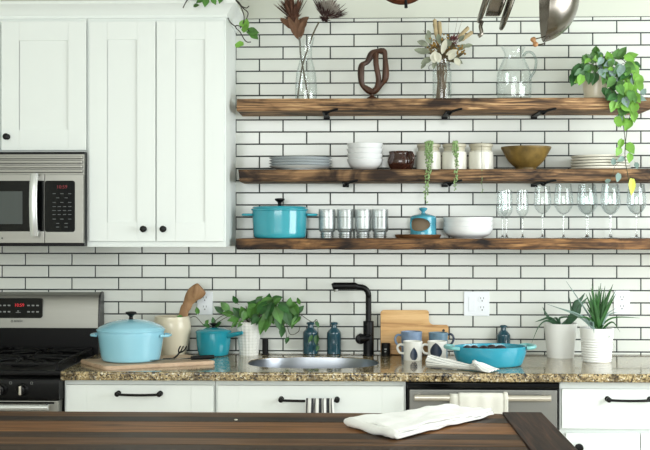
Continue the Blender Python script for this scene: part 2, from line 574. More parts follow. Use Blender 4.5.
        for i in range(len(prof) - 1):
            for k in range(4):
                fs.append((i * 5 + k, i * 5 + k + 1, (i + 1) * 5 + k + 1, (i + 1) * 5 + k))
        return self.add(vs, fs)

    def build(self, name, material, parent=None, loc=None, sharp=28, solid=0.0, label=None, subsurf=0):
        me = bpy.data.meshes.new(name)
        me.from_pydata([tuple(v) for v in self.v], [], self.f)
        if self.uv:
            ul = me.uv_layers.new(name='uv')
            for lp in me.loops:
                ul.data[lp.index].uv = self.uv[lp.vertex_index]
        me.materials.append(material)
        b = bmesh.new()
        b.from_mesh(me)
        if not self.uv:
            bmesh.ops.remove_doubles(b, verts=b.verts, dist=1e-6)
        bmesh.ops.recalc_face_normals(b, faces=b.faces)
        for f in b.faces:
            f.smooth = True
        b.to_mesh(me)
        b.free()
        me.set_sharp_from_angle(angle=R(sharp))
        o = bpy.data.objects.new(name, me)
        col.objects.link(o)
        if parent:
            o.parent = parent
        if loc is not None:
            o.location = loc
        if len(me.vertices) < 9000 and not self.uv:
            o.modifiers.new('flat_faces', 'WEIGHTED_NORMAL').keep_sharp = True
        if solid:
            md = o.modifiers.new('thickness', 'SOLIDIFY')
            md.thickness = solid
            md.offset = 0
        if subsurf:
            md = o.modifiers.new('smooth', 'SUBSURF')
            md.levels = md.render_levels = subsurf
        if label:
            o['label'] = label
        return o


def tag(o, label, cat, group=None, kind=None):
    o['label'] = label
    o['category'] = cat
    if group:
        o['group'] = group
    if kind:
        o['kind'] = kind
    return o


def thing(name, label, cat, loc=(0, 0, 0), group=None, rz=0.0):
    o = bpy.data.objects.new(name, None)
    o.empty_display_size = 0.05
    col.objects.link(o)
    o.location = loc
    o.rotation_euler = (0, 0, rz)
    return tag(o, label, cat, group)


def struct(name, mb, m, **k):
    o = mb.build(name, m, **k)
    o['kind'] = 'structure'
    return o


def dup(root, loc, label, rz=None):
    r = root.copy()
    col.objects.link(r)
    r.location = loc
    if rz is not None:
        r.rotation_euler = (0, 0, rz)
    r['label'] = label
    for ch in list(root.children):
        c = ch.copy()
        col.objects.link(c)
        c.parent = r
        for g in ch.children:
            d = g.copy()
            col.objects.link(d)
            d.parent = c
    return r


def spline(pts, n=8, closed=False):
    pts = [Vector(p) for p in pts]
    out = []
    m = len(pts)
    for i in range(m if closed else m - 1):
        p0 = pts[(i - 1) % m] if (closed or i > 0) else pts[0]
        p1, p2 = pts[i], pts[(i + 1) % m]
        p3 = pts[(i + 2) % m] if (closed or i + 2 < m) else pts[-1]
        for k in range(n):
            t = k / n
            out.append(0.5 * ((2 * p1) + (p2 - p0) * t + (2 * p0 - 5 * p1 + 4 * p2 - p3) * t * t + (3 * p1 - p0 - 3 * p2 + p3) * t ** 3))
    if not closed:
        out.append(pts[-1])
    return out


def smooth(prof, n=5):
    return [(max(p.x, 0.0), p.y) for p in spline([(r, z, 0) for r, z in prof], n)]


def vessel(prof, t, floor=None):
    """outer profile (bottom to rim) -> closed shell profile with wall thickness t"""
    fl = floor if floor is not None else t
    z0 = prof[0][1]
    inner = [(max(r - t, 0.0005), z) for r, z in prof if z > z0 + fl]
    rim_r, rim_z = prof[-1]
    out = [(0, z0)] + list(prof)
    out += [(rim_r - t * 0.25, rim_z + t * 0.35), (rim_r - t * 0.75, rim_z + t * 0.35)]
    out += list(reversed(inner))
    out.append((max(inner[0][0] - t, 0.0004) if inner else 0.001, z0 + fl))
    out.append((0, z0 + fl))
    return out


TO_FRONT = Matrix.Rotation(R(90), 4, 'X')          # a lathe along z comes to point towards the room (-y)


def text_mesh(s, size, m, name, parent, loc, depth=0.0006):
    cu = bpy.data.curves.new(name, 'FONT')
    cu.body = s
    cu.size = size
    cu.extrude = depth
    cu.align_x, cu.align_y = 'CENTER', 'CENTER'
    cu.resolution_u = 3
    tmp = bpy.data.objects.new('tmp', cu)
    me = bpy.data.meshes.new_from_object(tmp)
    bpy.data.objects.remove(tmp)
    bpy.data.curves.remove(cu)
    me.materials.clear()
    me.materials.append(m)
    o = bpy.data.objects.new(name, me)
    col.objects.link(o)
    o.parent = parent
    o.location = loc
    o.rotation_euler = (R(90), 0, 0)
    return o


# ================================================================== THE SETTING
b = MB(); b.box(-2.8, 2.3, 0.006, 0.12, 0, 2.75); struct('wall_back', b, M_WALL)
b = MB(); b.box(-2.95, -2.8, -6.6, 0.12, 0, 2.75); struct('wall_left', b, M_WALL)
b = MB()                                                  # right wall with its window opening
WY0, WY1, WZ0, WZ1 = -2.6, -0.75, 0.95, 2.3
b.box(2.3, 2.45, -6.6, WY0, 0, 2.75); b.box(2.3, 2.45, WY1, 0.12, 0, 2.75)
b.box(2.3, 2.45, WY0, WY1, 0, WZ0); b.box(2.3, 2.45, WY0, WY1, WZ1, 2.75)
struct('wall_right', b, M_WALL)
b = MB()
for y0, y1, z0, z1 in ((WY0, WY1, WZ0, WZ0 + .05), (WY0, WY1, WZ1 - .05, WZ1), (WY0, WY0 + .05, WZ0, WZ1), (WY1 - .05, WY1, WZ0, WZ1)):
    b.box(2.32, 2.38, y0, y1, z0, z1)
b.box(2.27, 2.34, WY0 - .04, WY1 + .04, WZ0 - .03, WZ0)
struct('window_1', b, M_CAB)
b = MB(); b.box(-2.95, 2.45, -6.6, 0.12, -0.05, 0); struct('floor', b, M_FLOOR)
b = MB(); b.box(-2.95, 2.45, -6.6, 0.12, 2.75, 2.8); struct('ceiling', b, M_CEIL)

# brick-laid tiles, each a shallow bevelled block over dark grout
TX0, TX1, TZ0, TZ1 = -1.95, 1.75, 0.905, Z(18, 0)
PW = (X(617.5, 0) - X(235.5, 0)) / 8.0 * 0.9972
PH = 0.0539
XJ, ZL = X(283.0, 0), Z(253.6, 0)
gx, gz, bv = 0.0027, 0.0028, 0.0014
b = MB()
b.box(TX0, TX1, 0.003, 0.006, TZ0, TZ1)
struct('trim_2', b, M_GROUT)
b = MB()
k = -9
while ZL + k * PH < TZ1:
    z0, z1 = max(ZL + k * PH, TZ0), min(ZL + (k + 1) * PH, TZ1)
    if z1 - z0 > 0.008:
        off = XJ + (0 if k % 2 == 0 else PW / 2)
        i = math.floor((TX0 - off) / PW)
        while off + i * PW < TX1:
            x0, x1 = max(off + i * PW, TX0), min(off + (i + 1) * PW, TX1)
            if x1 - x0 > 0.01:
                a0, a1, c0, c1 = x0 + gx, x1 - gx, z0 + gz, z1 - gz
                rows = [(0.0045, 0), (0.0012, 0), (0.0, bv)]
                vs = []
                for yy, ins in rows:
                    vs += [(a0 + ins, yy, c0 + ins), (a1 - ins, yy, c0 + ins), (a1 - ins, yy, c1 - ins), (a0 + ins, yy, c1 - ins)]
                fs = [(8, 9, 10, 11)]
                for q in (0, 4):
                    for e in range(4):
                        fs.append((q + e, q + (e + 1) % 4, q + 4 + (e + 1) % 4, q + 4 + e))
                b.add(vs, fs)
            i += 1
    k += 1
struct('trim_1', b, M_TILE, sharp=20)

# ================================================================== SHELVES
SHD = 0.25


def shelf(name, label, px0, x1, py_top, py_bot, m, seed):
    z1, z0 = Z(py_top, -SHD), Z(py_bot, -SHD)
    x0 = X(px0, -SHD)
    rnd = random.Random(seed)
    bb = bmesh.new()
    bmesh.ops.create_cube(bb, size=1.0)
    for v in bb.verts:
        v.co = Vector(((x0 + x1) / 2 + v.co.x * (x1 - x0), -SHD / 2 + v.co.y * SHD, (z0 + z1) / 2 + v.co.z * (z1 - z0)))
    ex = [e for e in bb.edges if abs(e.verts[0].co.x - e.verts[1].co.x) > 0.5]
    bmesh.ops.subdivide_edges(bb, edges=ex, cuts=70, use_grid_fill=True)
    es = [e for e in bb.edges if abs(e.verts[0].co.y + SHD) < 1e-5 and abs(e.verts[1].co.y + SHD) < 1e-5 and abs(e.verts[0].co.x - e.verts[1].co.x) > 1e-4]
    bmesh.ops.bevel(bb, geom=es, offset=0.006, segments=3, affect='EDGES', profile=0.5)
    for v in bb.verts:
        if v.co.y < -SHD * 0.5:
            q = noise.noise(Vector((v.co.x * 9, v.co.z * 20, seed)))
            q2 = noise.noise(Vector((v.co.x * 30, v.co.z * 34, seed + 4)))
            v.co.y += 0.004 * q + 0.002 * q2
            if v.co.z < z1 - 0.012:
                v.co.z += 0.0022 * noise.noise(Vector((v.co.x * 11, 3.0, seed)))
        v.co.x += 0.006 * noise.noise(Vector((v.co.y * 25, v.co.z * 40, seed))) if abs(v.co.x - x0) < 0.01 else 0
    mb = MB(); mb.bm(bb)
    o = mb.build(name, m, sharp=50)
    tag(o, label, 'shelf', 'reclaimed wood wall shelves')
    return z1


Z_TOP = shelf('wall_shelf', 'topmost thick reclaimed wood shelf, carrying dried flowers and the trailing pothos', 237, X(651, -SHD), 98.3, 110.3, M_SHELF, 2)
Z_MID = shelf('wall_shelf', 'middle reclaimed wood shelf, carrying plates, crocks and the mustard bowl', 239, 1.5, 169.2, 181.4, M_SHELF2, 5)
Z_LOW = shelf('wall_shelf', 'lowest reclaimed wood shelf, carrying the turquoise pot and wine glasses', 236.5, 1.5, 238.6, 249.6, M_SHELF3, 9)


def bracket(px, zb, label):
    x = X(px, -SHD)
    t = thing('shelf_bracket', label, 'bracket', (x, 0, zb), 'black iron shelf brackets')
    a = MB(); a.box(-.012, .012, -.24, 0, -.006, 0, .001); a.build('arm', M_IRON, t)
    a = MB(); a.box(-.014, .014, -.005, 0, -.014, 0, .001); a.build('wall_plate', M_IRON, t)
    a = MB(); a.tube(spline([(0, -.20, -.006), (.004, -.235, -.014), (.012, -.246, -.006), (.03, -.252, 0.001), (.055, -.256, .006)], 6), [.005] * 24 + [.003], 8)
    a.build('hook', M_IRON, t)


zb_top, zb_mid = Z(110.3, -SHD) - 0.002, Z(181.4, -SHD) - 0.002
bracket(325, zb_top, 'black iron bracket under the top shelf, left of the wooden sculpture')
bracket(449, zb_top, 'black iron bracket under the top shelf, below the mason jar of flowers')
bracket(543, zb_top, 'black iron bracket under the top shelf, below the glass pitcher')
bracket(345, zb_mid, 'black iron bracket under the middle shelf, below the white bowls')
bracket(449, zb_mid, 'black iron bracket under the middle shelf, between the first two crocks')
bracket(543, zb_mid, 'black iron bracket under the middle shelf, below the mustard bowl')

# ================================================================== UPPER CABINETS
CY = -0.36                                                 # cabinet box front
DY = CY - 0.02                                             # door face


def knob(parent, x, y, z, name='knob', r=0.0135):
    a = MB(); a.lathe(smooth([(0, 0), (.011, 0), (.011, .002), (.006, .005), (.0055, .011), (r * .8, .016), (r, .021), (r * .85, .026), (0, .028)], 4), 20, M=Matrix.Translation((x, y, z)) @ TO_FRONT)
    return a.build(name, M_PULL, parent)


def shaker(parent, x0, x1, z0, z1, fx0, fx1, fz0, fz1, y=DY, th=0.02, rec=0.0055):
    """door with frame members and a recessed centre panel (fx0..fz1)"""
    a = MB()
    a.box(x0, fx0, y, y + th, z0, z1, .0012); a.box(fx1, x1, y, y + th, z0, z1, .0012)
    a.box(fx0, fx1, y, y + th, fz1, z1, .0012); a.box(fx0, fx1, y, y + th, z0, fz0, .0012)
    a.box(fx0 - .001, fx1 + .001, y + rec, y + th - .002, fz0 - .001, fz1 + .001)
    return a.build('door', M_CAB, parent, sharp=28)


cabR = X(226, CY)
cabM = X(87.2, CY)
cab_top = 2.334
zB = Z(247, CY)
t = thing('upper_cabinet', 'tall white two-door wall cabinet between the microwave and the open shelves', 'cabinet', ((cabM + cabR) / 2, 0, zB))
ox = (cabM + cabR) / 2
a = MB(); a.box(cabM - ox, cabR - ox, CY, 0.003, 0, cab_top - zB, .001); a.build('body', M_CAB, t, sharp=28)
for (d0, d1, f0, f1, kx) in ((89.2, 155.4, 107, 137, 144), (156.6, 224, 175.5, 205, 163.7)):
    d = shaker(t, X(d0, DY) - ox, X(d1, DY) - ox, Z(241.3, DY) - zB, Z(20, DY) - zB, X(f0, DY) - ox, X(f1, DY) - ox, Z(222, DY) - zB, Z(38.5, DY) - zB)
    knob(d, X(kx, DY) - ox, DY, Z(229, DY) - zB)
zA = Z(151.5, CY)
t = thing('upper_cabinet', 'short white wall cabinet hanging above the microwave', 'cabinet', (-1.52, 0, zA))
aL, aR = -1.91, cabM - .002
a = MB(); a.box(aL + 1.52, aR + 1.52, CY, 0.003, 0, cab_top - zA, .001); a.build('body', M_CAB, t, sharp=28)
dR, dL = X(86, DY), X(1.2, DY)
w = dR - dL
for x0, x1, kz in ((dL, dR, X(7.5, DY)), (dL - .004 - w, dL - .004, 0)):
    sw = X(19, DY) - X(1.2, DY)
    d = shaker(t, x0 + 1.52, x1 + 1.52, Z(149.5, DY) - zA, Z(19.5, DY) - zA, x0 + sw + 1.52, x1 - sw + 1.52, Z(129, DY) - zA, Z(39, DY) - zA)
    if kz:
        knob(d, kz + 1.52, DY, Z(136, DY) - zA)
    else:
        knob(d, x1 - .028 + 1.52, DY, Z(136, DY) - zA)
# crown moulding with its mitred return
prof = [(0, 0), (.006, 0), (.006, .012), (.010, .016), (.014, .026), (.024, .040), (.036, .050), (.042, .054), (.042, .066), (.0, .066)]
a = MB()
vs, fs = [], []
xr, yf = cabR, CY - .001
for o_, z in prof:
    vs += [(-1.93, yf - o_, z), (xr + o_, yf - o_, z), (xr + o_, 0.003, z)]
for i in range(len(prof) - 1):
    for k in range(2):
        fs.append((i * 3 + k, i * 3 + k + 1, i * 3 + 3 + k + 1, i * 3 + 3 + k))
fs.append(tuple(i * 3 for i in range(len(prof)))); fs.append(tuple(i * 3 + 2 for i in range(len(prof))))
vs += [(-1.93, 0.003, .066)]
fs.append(((len(prof) - 1) * 3, (len(prof) - 1) * 3 + 1, (len(prof) - 1) * 3 + 2, len(vs) - 1))
a.add(vs, fs)
o = a.build('crown_molding', M_CAB, loc=(0, 0, cab_top - .0005), sharp=25)
tag(o, 'white crown molding running along the tops of the wall cabinets', 'molding')
CROWN_TOP = cab_top + .066

# ================================================================== MICROWAVE
MY = -0.43
mR, mL = X(83.4, MY), X(83.4, MY) - .757
mz0, mz1 = Z(246.5, MY), zA - .002
t = thing('microwave', 'stainless over-range microwave with black glass door and keypad', 'microwave', ((mR + mL) / 2, 0, mz0))
mo = (mR + mL) / 2


def mx(px): return X(px, MY) - mo
def mz(py): return Z(py, MY) - mz0


a = MB(); a.box(mL - mo + .002, mR - mo - .001, MY + .02, 0.003, 0, mz1 - mz0, .002); a.build('body', M_BLK, t, sharp=28)
a = MB()                                                   # vent grille with its louvres
a.box(mL - mo, mR - mo, MY + .012, MY + .03, mz(174.5), mz(153.5), .001)
for i in range(4):
    z = mz(171.8 - i * 4.6)
    a.box(mL - mo, mR - mo - .004, MY - .004, MY + .016, z - .0012, z + .0115, .004, 3)
a.build('vent_grille', M_STEEL, t, sharp=28)
split = mx(44.6)
a = MB()
a.box(mL - mo, split - .0008, MY, MY + .022, mz(243.2), mz(173.8), .002)
door = a.build('door', M_STEEL, t, sharp=28)
a = MB(); a.box(mL - mo + .03, split - .002, MY - .0015, MY + .002, mz(231.5), mz(180.3), .001); a.build('glass', M_BLKGL, door)
a = MB(); a.box(mL - mo + .12, mx(22.5), MY - .0022, MY, mz(224), mz(191), .0005); a.build('inner_window', M_WINDOW, door, label='greyer see-through window in the black glass')
hx = mx(36.3)
a = MB()
pts = spline([(hx, MY - .028, mz(173.5)), (hx, MY - .040, mz(185)), (hx, MY - .046, mz(203)), (hx, MY - .040, mz(222)), (hx, MY - .028, mz(236))], 6)
a.tube(pts, .0165, 16, flat=0.55)
a.box(hx - .012, hx + .012, MY - .032, MY, mz(180), mz(175.5), .002); a.box(hx - .012, hx + .012, MY - .032, MY, mz(234.5), mz(230), .002)
a.build('handle', M_BRIGHT, door)
a = MB(); a.box(split + .0008, mR - mo, MY, MY + .022, mz(243.2), mz(173.8), .002); cp = a.build('control_panel', M_STEEL, t, sharp=28)


def rrect(x0, x1, z0, z1, r, n=5):
    out = []
    for cx, cz, a0 in ((x1 - r, z1 - r, 0), (x0 + r, z1 - r, 90), (x0 + r, z0 + r, 180), (x1 - r, z0 + r, 270)):
        for k in range(n + 1):
            q = R(a0 + 90 * k / n)
            out.append((cx + r * math.cos(q), cz + r * math.sin(q)))
    return out


a = MB(); a.prism(rrect(split + .001, mx(75), mz(232), mz(180.3), .010), MY - .0015, MY + .001); a.build('keypad', M_BLKGL, cp)
text_mesh('10:59', .020, M_DIMRED, 'clock_digits', cp, (mx(62), MY - .0018, mz(186.7)))
a = MB()
for r_, (zz, n_) in enumerate(((193.4, 3), (197.6, 2), (202.2, 3), (206.4, 4), (210.4, 4), (214.4, 4), (219, 3), (223.4, 2), (227, 2))):
    for i in range(n_):
        x = mx(62) + (i - (n_ - 1) / 2) * .064 / max(n_ - 1, 1) * (1 if n_ > 2 else .55)
        a.box(x - .0065, x + .0065, MY - .002, MY - .001, mz(zz) - .0014, mz(zz) + .0014)
a.build('key_marks', mat('dim_marks', (92, 96, 96), 0.6), cp)
a = MB(); a.lathe([(0, 0), (.0035, 0), (.0035, .001), (0, .001)], 14, M=Matrix.Translation((mx(2.2), MY, mz(238.3))) @ TO_FRONT); a.build('badge', M_INK, door)

# ================================================================== RANGE
CT = 0.914                                                 # worktop level
RY = -0.69
rR = min(X(60.5, -.67), X(64.5, -.62) - .001)
rL = rR - .757
ro = (rR + rL) / 2
t = thing('gas_range', 'stainless and black gas range with red clock on its backguard', 'range', (ro, 0, 0))


def rx(px, y=RY): return X(px, y) - ro


hw = .3785
a = MB(); a.box(-hw + .002, hw - .002, -.63, -.012, .08, .905, .003); a.box(-hw + .03, hw - .03, -.58, -.05, 0, .08); a.build('body', M_BLK, t, sharp=28)
# backguard: a stainless face that rolls back over the top
BGY = -.085
gR = X(101.8, -.05) - ro
z1, z0 = Z(293, -.06), Z(328.3, BGY)
a = MB()
pf = [(-.004, z1 - .02), (-.010, z1 - .004), (-.022, z1), (-.045, z1 - .003), (-.062, z1 - .012), (-.073, z1 - .035), (-.080, z1 - .08), (BGY, z0), (BGY, z0 - .002), (-.004, z0 - .002)]
Mx = Matrix(((0, 1, 0, 0), (1, 0, 0, 0), (0, 0, 1, 0), (0, 0, 0, 1)))
a.prism([(y, z) for y, z in pf], -gR + .008, gR - .008, M=Mx)
bgd = a.build('backguard', M_STEEL, t, sharp=30)
a = MB()
pf2 = [(-.003, z1 - .018), (-.008, z1 - .001), (-.022, z1 + .003), (-.046, z1), (-.065, z1 - .010), (-.077, z1 - .034), (-.084, z1 - .08), (BGY - .004, z0 - .003), (-.003, z0 - .003)]
for s in (-1, 1):
    a = MB(); a.prism(pf2, s * (gR - .009), s * gR, .002, M=Mx)
    a.build('end_cap', mat('dark_trim', (60, 60, 60), 0.35, metal=0.6), bgd)
a = MB(); a.box(-hw + .01, gR - .01, -.075, -.012, .90, z0 - .002, .002); a.build('back_riser', M_BLK, t)
yP = -.0835
zc = (Z(302, yP) + Z(317, yP)) / 2
dh = (X(42.5, yP) - X(10, yP))
dcx = X(19, yP) - ro
tilt = math.atan2(.012, z1 - z0)
a = MB(); a.prism(rrect(dcx - (X(42.7, yP) - X(19, yP)), dcx + (X(42.7, yP) - X(19, yP)), Z(318.8, yP), Z(298.8, yP), .012), BGY - .004, BGY + .012)
dp = a.build('display_panel', M_BLKGL, bgd)
fy = BGY - .0046
text_mesh('10:59', .020, M_RED, 'clock_digits', dp, (X(19.3, fy) - ro, fy, Z(306, fy)))
a = MB()
for px in (-6, 0, 4.5, 9, 28.5, 33, 37.5):
    for py in (306.2, 312.6):
        x, z = X(px, fy) - ro, Z(py, fy)
        a.box(x - .0055, x + .0055, fy, fy + .0008, z - .0028, z + .0028)
x, z = X(18.2, fy) - ro, Z(313.2, fy)
a.box(x - .011, x + .011, fy, fy + .0008, z - .001, z + .001); a.box(x - .004, x + .003, fy, fy + .0008, z + .004, z + .008)
a.build('key_marks', M_GREYMK, dp)
text_mesh('BOSCH', .0112, M_INK, 'logo_lettering', bgd, (X(18.3, BGY) - ro, BGY - .0012, Z(322, BGY)))
a = MB()
a.tube([(X(12, BGY) - ro + .0042 * math.cos(q * PI / 8), BGY - .001, Z(322, BGY) + .0042 * math.sin(q * PI / 8)) for q in range(16)], .0009, 6, closed=True)
a.box(X(12, BGY) - ro - .0022, X(12, BGY) - ro + .0022, BGY - .0016, BGY, Z(322, BGY) - .0006, Z(322, BGY) + .0006)
a.build('logo_ring', M_INK, bgd)
a = MB(); a.box(-hw, hw, -.665, -.075, .895, .916, .006, 3); a.build('cooktop', M_BLK, t)
for bx in (-.19, .19):
    for by in (-.24, -.50):
        a = MB(); a.lathe(smooth([(.055, 0), (.055, .006), (.04, .010), (.036, .016), (.03, .019), (0, .02)], 3), 24, (bx, by, .915))
        a.build('burner', M_IRON, t)
for s in (-1, 1):
    g = MB()
    gx0, gx1 = (.012, .365) if s > 0 else (-.365, -.012)
    zt = .946
    bar = lambda x0, x1, y0, y1: g.box(x0, x1, y0, y1, zt - .011, zt, .003)
    bar(gx0, gx1, -.652, -.640); bar(gx0, gx1, -.106, -.094); bar(gx0, gx0 + .012, -.652, -.094); bar(gx1 - .012, gx1, -.652, -.094)
    bar(gx0, gx1, -.379, -.367)
    cx = (gx0 + gx1) / 2
    for by in (-.24, -.50):
        for dx, dy in ((1, 0), (-1, 0), (0, 1), (0, -1), (.7, .7), (-.7, .7), (.7, -.7), (-.7, -.7)):
            g.tube([(cx + dx * .03, by + dy * .03, zt - .002), (cx + dx * .07, by + dy * .07, zt + .001), (cx + dx * .165 * (1 if dy == 0 or dx == 0 else .92), by + dy * .125, zt - .004)], [.005, .006, .006], 8)
    for fx in (gx0 + .006, gx1 - .006):
        for fyy in (-.646, -.373, -.10):
            g.box(fx - .006, fx + .006, fyy - .006, fyy + .006, .915, zt - .008)
    g.build('grate', M_IRON, t, sharp=28)
# knob panel
zt_, zb_ = Z(380, RY), Z(402, RY)
a = MB()
a.prism([(-.62, zt_ + .006), (-.665, zt_ + .004), (-.685, zt_ - .004), (-.690, zt_ - .02), (-.690, zb_ + .012), (-.684, zb_), (-.62, zb_)], -hw, hw, .002, M=Mx)
kp = a.build('knob_panel', M_BLK, t, sharp=35)
for px in (1.5, 22.5, -64, -85):
    x, z = rx(px, -.69) if px > 0 else -rx(-px - 62.5, -.69), Z(391, -.69)
    a = MB(); a.lathe(smooth([(0, 0), (.023, 0), (.022, .006), (.017, .010), (.016, .026), (0, .028)], 3), 24, M=Matrix.Translation((x, -.69, z)) @ TO_FRONT)
    kb = a.build('knob', M_BLK, kp)
    a = MB(); a.box(x - .0045, x + .0045, -.726, -.714, z - .017, z + .017, .002); a.build('grip', M_NICKEL, kb)
    a = MB(); a.tube([(x + .036 + .004 * u, -.6915, Z(384.4, -.69) + .004 * v) for u, v in ((-1, -1), (1, -1), (1, 1), (-1, 1))], .0008, 4, closed=True); a.build('burner_mark', M_GREYMK, kp)
zt2 = Z(404, -.69)
a = MB(); a.box(-hw + .004, hw - .004, -.685, -.625, .10, zb_ - .002, .004); od = a.build('oven_door', M_STEEL, t, sharp=28)
a = MB(); a.box(-.30, .30, -.688, -.684, .22, .62, .001); a.build('oven_glass', M_BLKGL, od)
zh = Z(407.5, -.72)
a = MB(); a.tube([(-hw + .03, -.735, zh - .004), (hw - .03, -.735, zh - .004)], .011, 14)
for s in (-1, 1):
    a.tube([(s * (hw - .05), -.735, zh - .004), (s * (hw - .05), -.684, zh - .004)], .008, 10)
a.build('handle', M_BRIGHT, od)
a = MB(); a.box(-hw + .02, hw - .02, -.6875, -.684, zb_ - .014, zb_ - .006, .001); a.build('trim_strip', M_BLK, od)

# ================================================================== BASE CABINETS AND WORKTOP
BY, BD = -.62, -.642                                       # cabinet box front, drawer face
WEDGE = -.678                                              # worktop front edge
xA, xB, xC, xD = X(64.5, BY), X(215.5, BY), X(406, BY), X(559.2, BY)
xE = 1.85
CB = CT - .035


def base_cab(label, x0, x1, fronts):
    cx = (x0 + x1) / 2
    t = thing('base_cabinet', label, 'cabinet', (cx, 0, 0))
    h0, h1 = x0 - cx + .001, x1 - cx - .001
    a = MB()
    a.box(h0, h0 + .018, BY + .02, -.005, .1, CB); a.box(h1 - .018, h1, BY + .02, -.005, .1, CB)
    a.box(h0 + .018, h1 - .018, BY + .02, -.005, .1, .118)
    a.box(h0, h0 + .04, BY, BY + .02, .1, CB, .0008); a.box(h1 - .04, h1, BY, BY + .02, .1, CB, .0008)
    a.box(h0 + .04, h1 - .04, BY, BY + .02, CB - .03, CB, .0008); a.box(h0 + .04, h1 - .04, BY, BY + .02, .1, .14, .0008)
    a.box(h0 + .04, h1 - .04, BY, BY + .02, .675, .705, .0008)
    a.build('body', M_CAB, t, sharp=28)
    a = MB(); a.box(h0, h1, -.53, -.515, 0, .1); a.build('toe_kick', M_CABIN, t)
    return t, cx


def pull(parent, px0, px1, py, cx, y=BD):
    x0, x1 = X(px0, y - .02) - cx, X(px1, y - .02) - cx
    z = Z(py, y - .02)
    a = MB()
    a.tube(spline([(x0, y - .026, z + .002), (x0 + .02, y - .030, z), ((x0 + x1) / 2, y - .033, z - .001), (x1 - .02, y - .030, z), (x1, y - .026, z + .002)], 6), .0052, 10)
    for x in (x0, x1):
        a.lathe(smooth([(0, 0), (.010, 0), (.009, .004), (.006, .008), (.006, .018), (.0095, .024), (.0095, .033), (0, .036)], 3), 16, M=Matrix.Translation((x, y, z + .002)) @ TO_FRONT)
    return a.build('handle', M_PULL, parent)


def drawer(parent, cx, px0, px1, zt, zb, l0, l1):
    """five-piece front: two stiles and a flush middle board"""
    x0, x1 = X(px0, BD) - cx, X(px1, BD) - cx
    s0, s1 = X(l0, BD) - cx, X(l1, BD) - cx
    a = MB()
    a.box(x0, s0, BD, BD + .02, zb, zt, .0012); a.box(s0, s1, BD + .0005, BD + .02, zb, zt, .0012); a.box(s1, x1, BD, BD + .02, zb, zt, .0012)
    a.box(x0 + .03, x1 - .03, BD + .02, -.12, zb + .02, zb + .03)
    return a.build('drawer', M_CAB, parent, sharp=28)


def door_low(parent, x0, x1, zt, zb):
    return shaker(parent, x0, x1, zb, zt, x0 + .075, x1 - .075, zb + .075, zt - .075, y=BD)


zt, zb = Z(386, BD), Z(427.3, BD)
t, cx = base_cab('white drawer cabinet beside the range, with one black bar handle in view', xA, xB, 1)
d = drawer(t, cx, 66, 213.5, zt, zb, 87, 191); pull(d, 117.5, 159.5, 395.5, cx)
dl = door_low(t, X(66, BD) - cx, X(213.5, BD) - cx, .68, .125); knob(dl, X(205, BD) - cx, BD, .64)
t, cx = base_cab('white sink cabinet with a striped towel on its black handle', xB, xC, 1)
a = MB()
d = drawer(t, cx, 217.5, 404, zt, zb, 238, 382); pull(d, 281, 337, 400.5, cx)
m_ = X(311, BD) - cx
dl = door_low(t, X(217.5, BD) - cx, m_ - .002, .68, .125); knob(dl, m_ - .035, BD, .64)
dl = door_low(t, m_ + .002, X(404, BD) - cx, .68, .125); knob(dl, m_ + .035, BD, .64)
t, cx = base_cab('white drawer cabinet to the right of the dishwasher', xD, xE, 1)
d = drawer(t, cx, 562, 712, Z(388, BD), zb, 584, 690); pull(d, 608.5, 651, 398.8, cx)
dl = door_low(t, X(566, BD) - cx, X(640, BD) - cx, Z(432, BD), .125); knob(dl, X(578, BD) - cx, BD, Z(445.5, BD), r=.017)
dl = door_low(t, X(641, BD) - cx, X(712, BD) - cx, Z(432, BD), .125); knob(dl, X(705, BD) - cx, BD, Z(445.5, BD), r=.017)

# dishwasher
cx = (xC + xD) / 2
t = thing('dishwasher', 'stainless dishwasher with black control strip and a towel on its bar', 'dishwasher', (cx, 0, 0))
hw2 = (xD - xC) / 2
a = MB(); a.box(-hw2 + .004, hw2 - .004, -.61, -.02, .1, CB - .004, .002); a.box(-hw2 + .02, hw2 - .02, -.55, -.1, 0, .1); a.build('body', M_BLKM, t)
a = MB(); a.box(-hw2 + .004, hw2 - .004, -.645, -.605, Z(388.6, -.65), CB - .006, .003); a.build('control_strip', M_BLKGL, t)
a = MB(); a.box(-hw2 + .012, hw2 - .012, -.650, -.608, .11, Z(389.2, -.65), .004); dd = a.build('door', M_STEELD, t, sharp=28)
hz = Z(397.5, -.70)
h0, h1 = X(414.5, -.70) - cx, X(551, -.70) - cx
a = MB(); a.tube([(h0, -.698, hz), (h1, -.698, hz)], .0125, 16)
for x in (h0 + .02, h1 - .02):
    a.tube([(x, -.698, hz), (x, -.649, hz)], .009, 10)
a.build('handle', M_NICKEL, dd)

# worktop with its oval sink cut-out
SXC, SYC, SA, SB = X(313.5, -.345), -.345, .270, .205


def sup(a_, b_, n=64, e=2.5):
    out = []
    for k in range(n):
        q = 2 * PI * k / n
        c, s = math.cos(q), math.sin(q)
        out.append((SXC + a_ * math.copysign(abs(c) ** (2 / e), c), SYC + b_ * math.copysign(abs(s) ** (2 / e), s)))
    return out


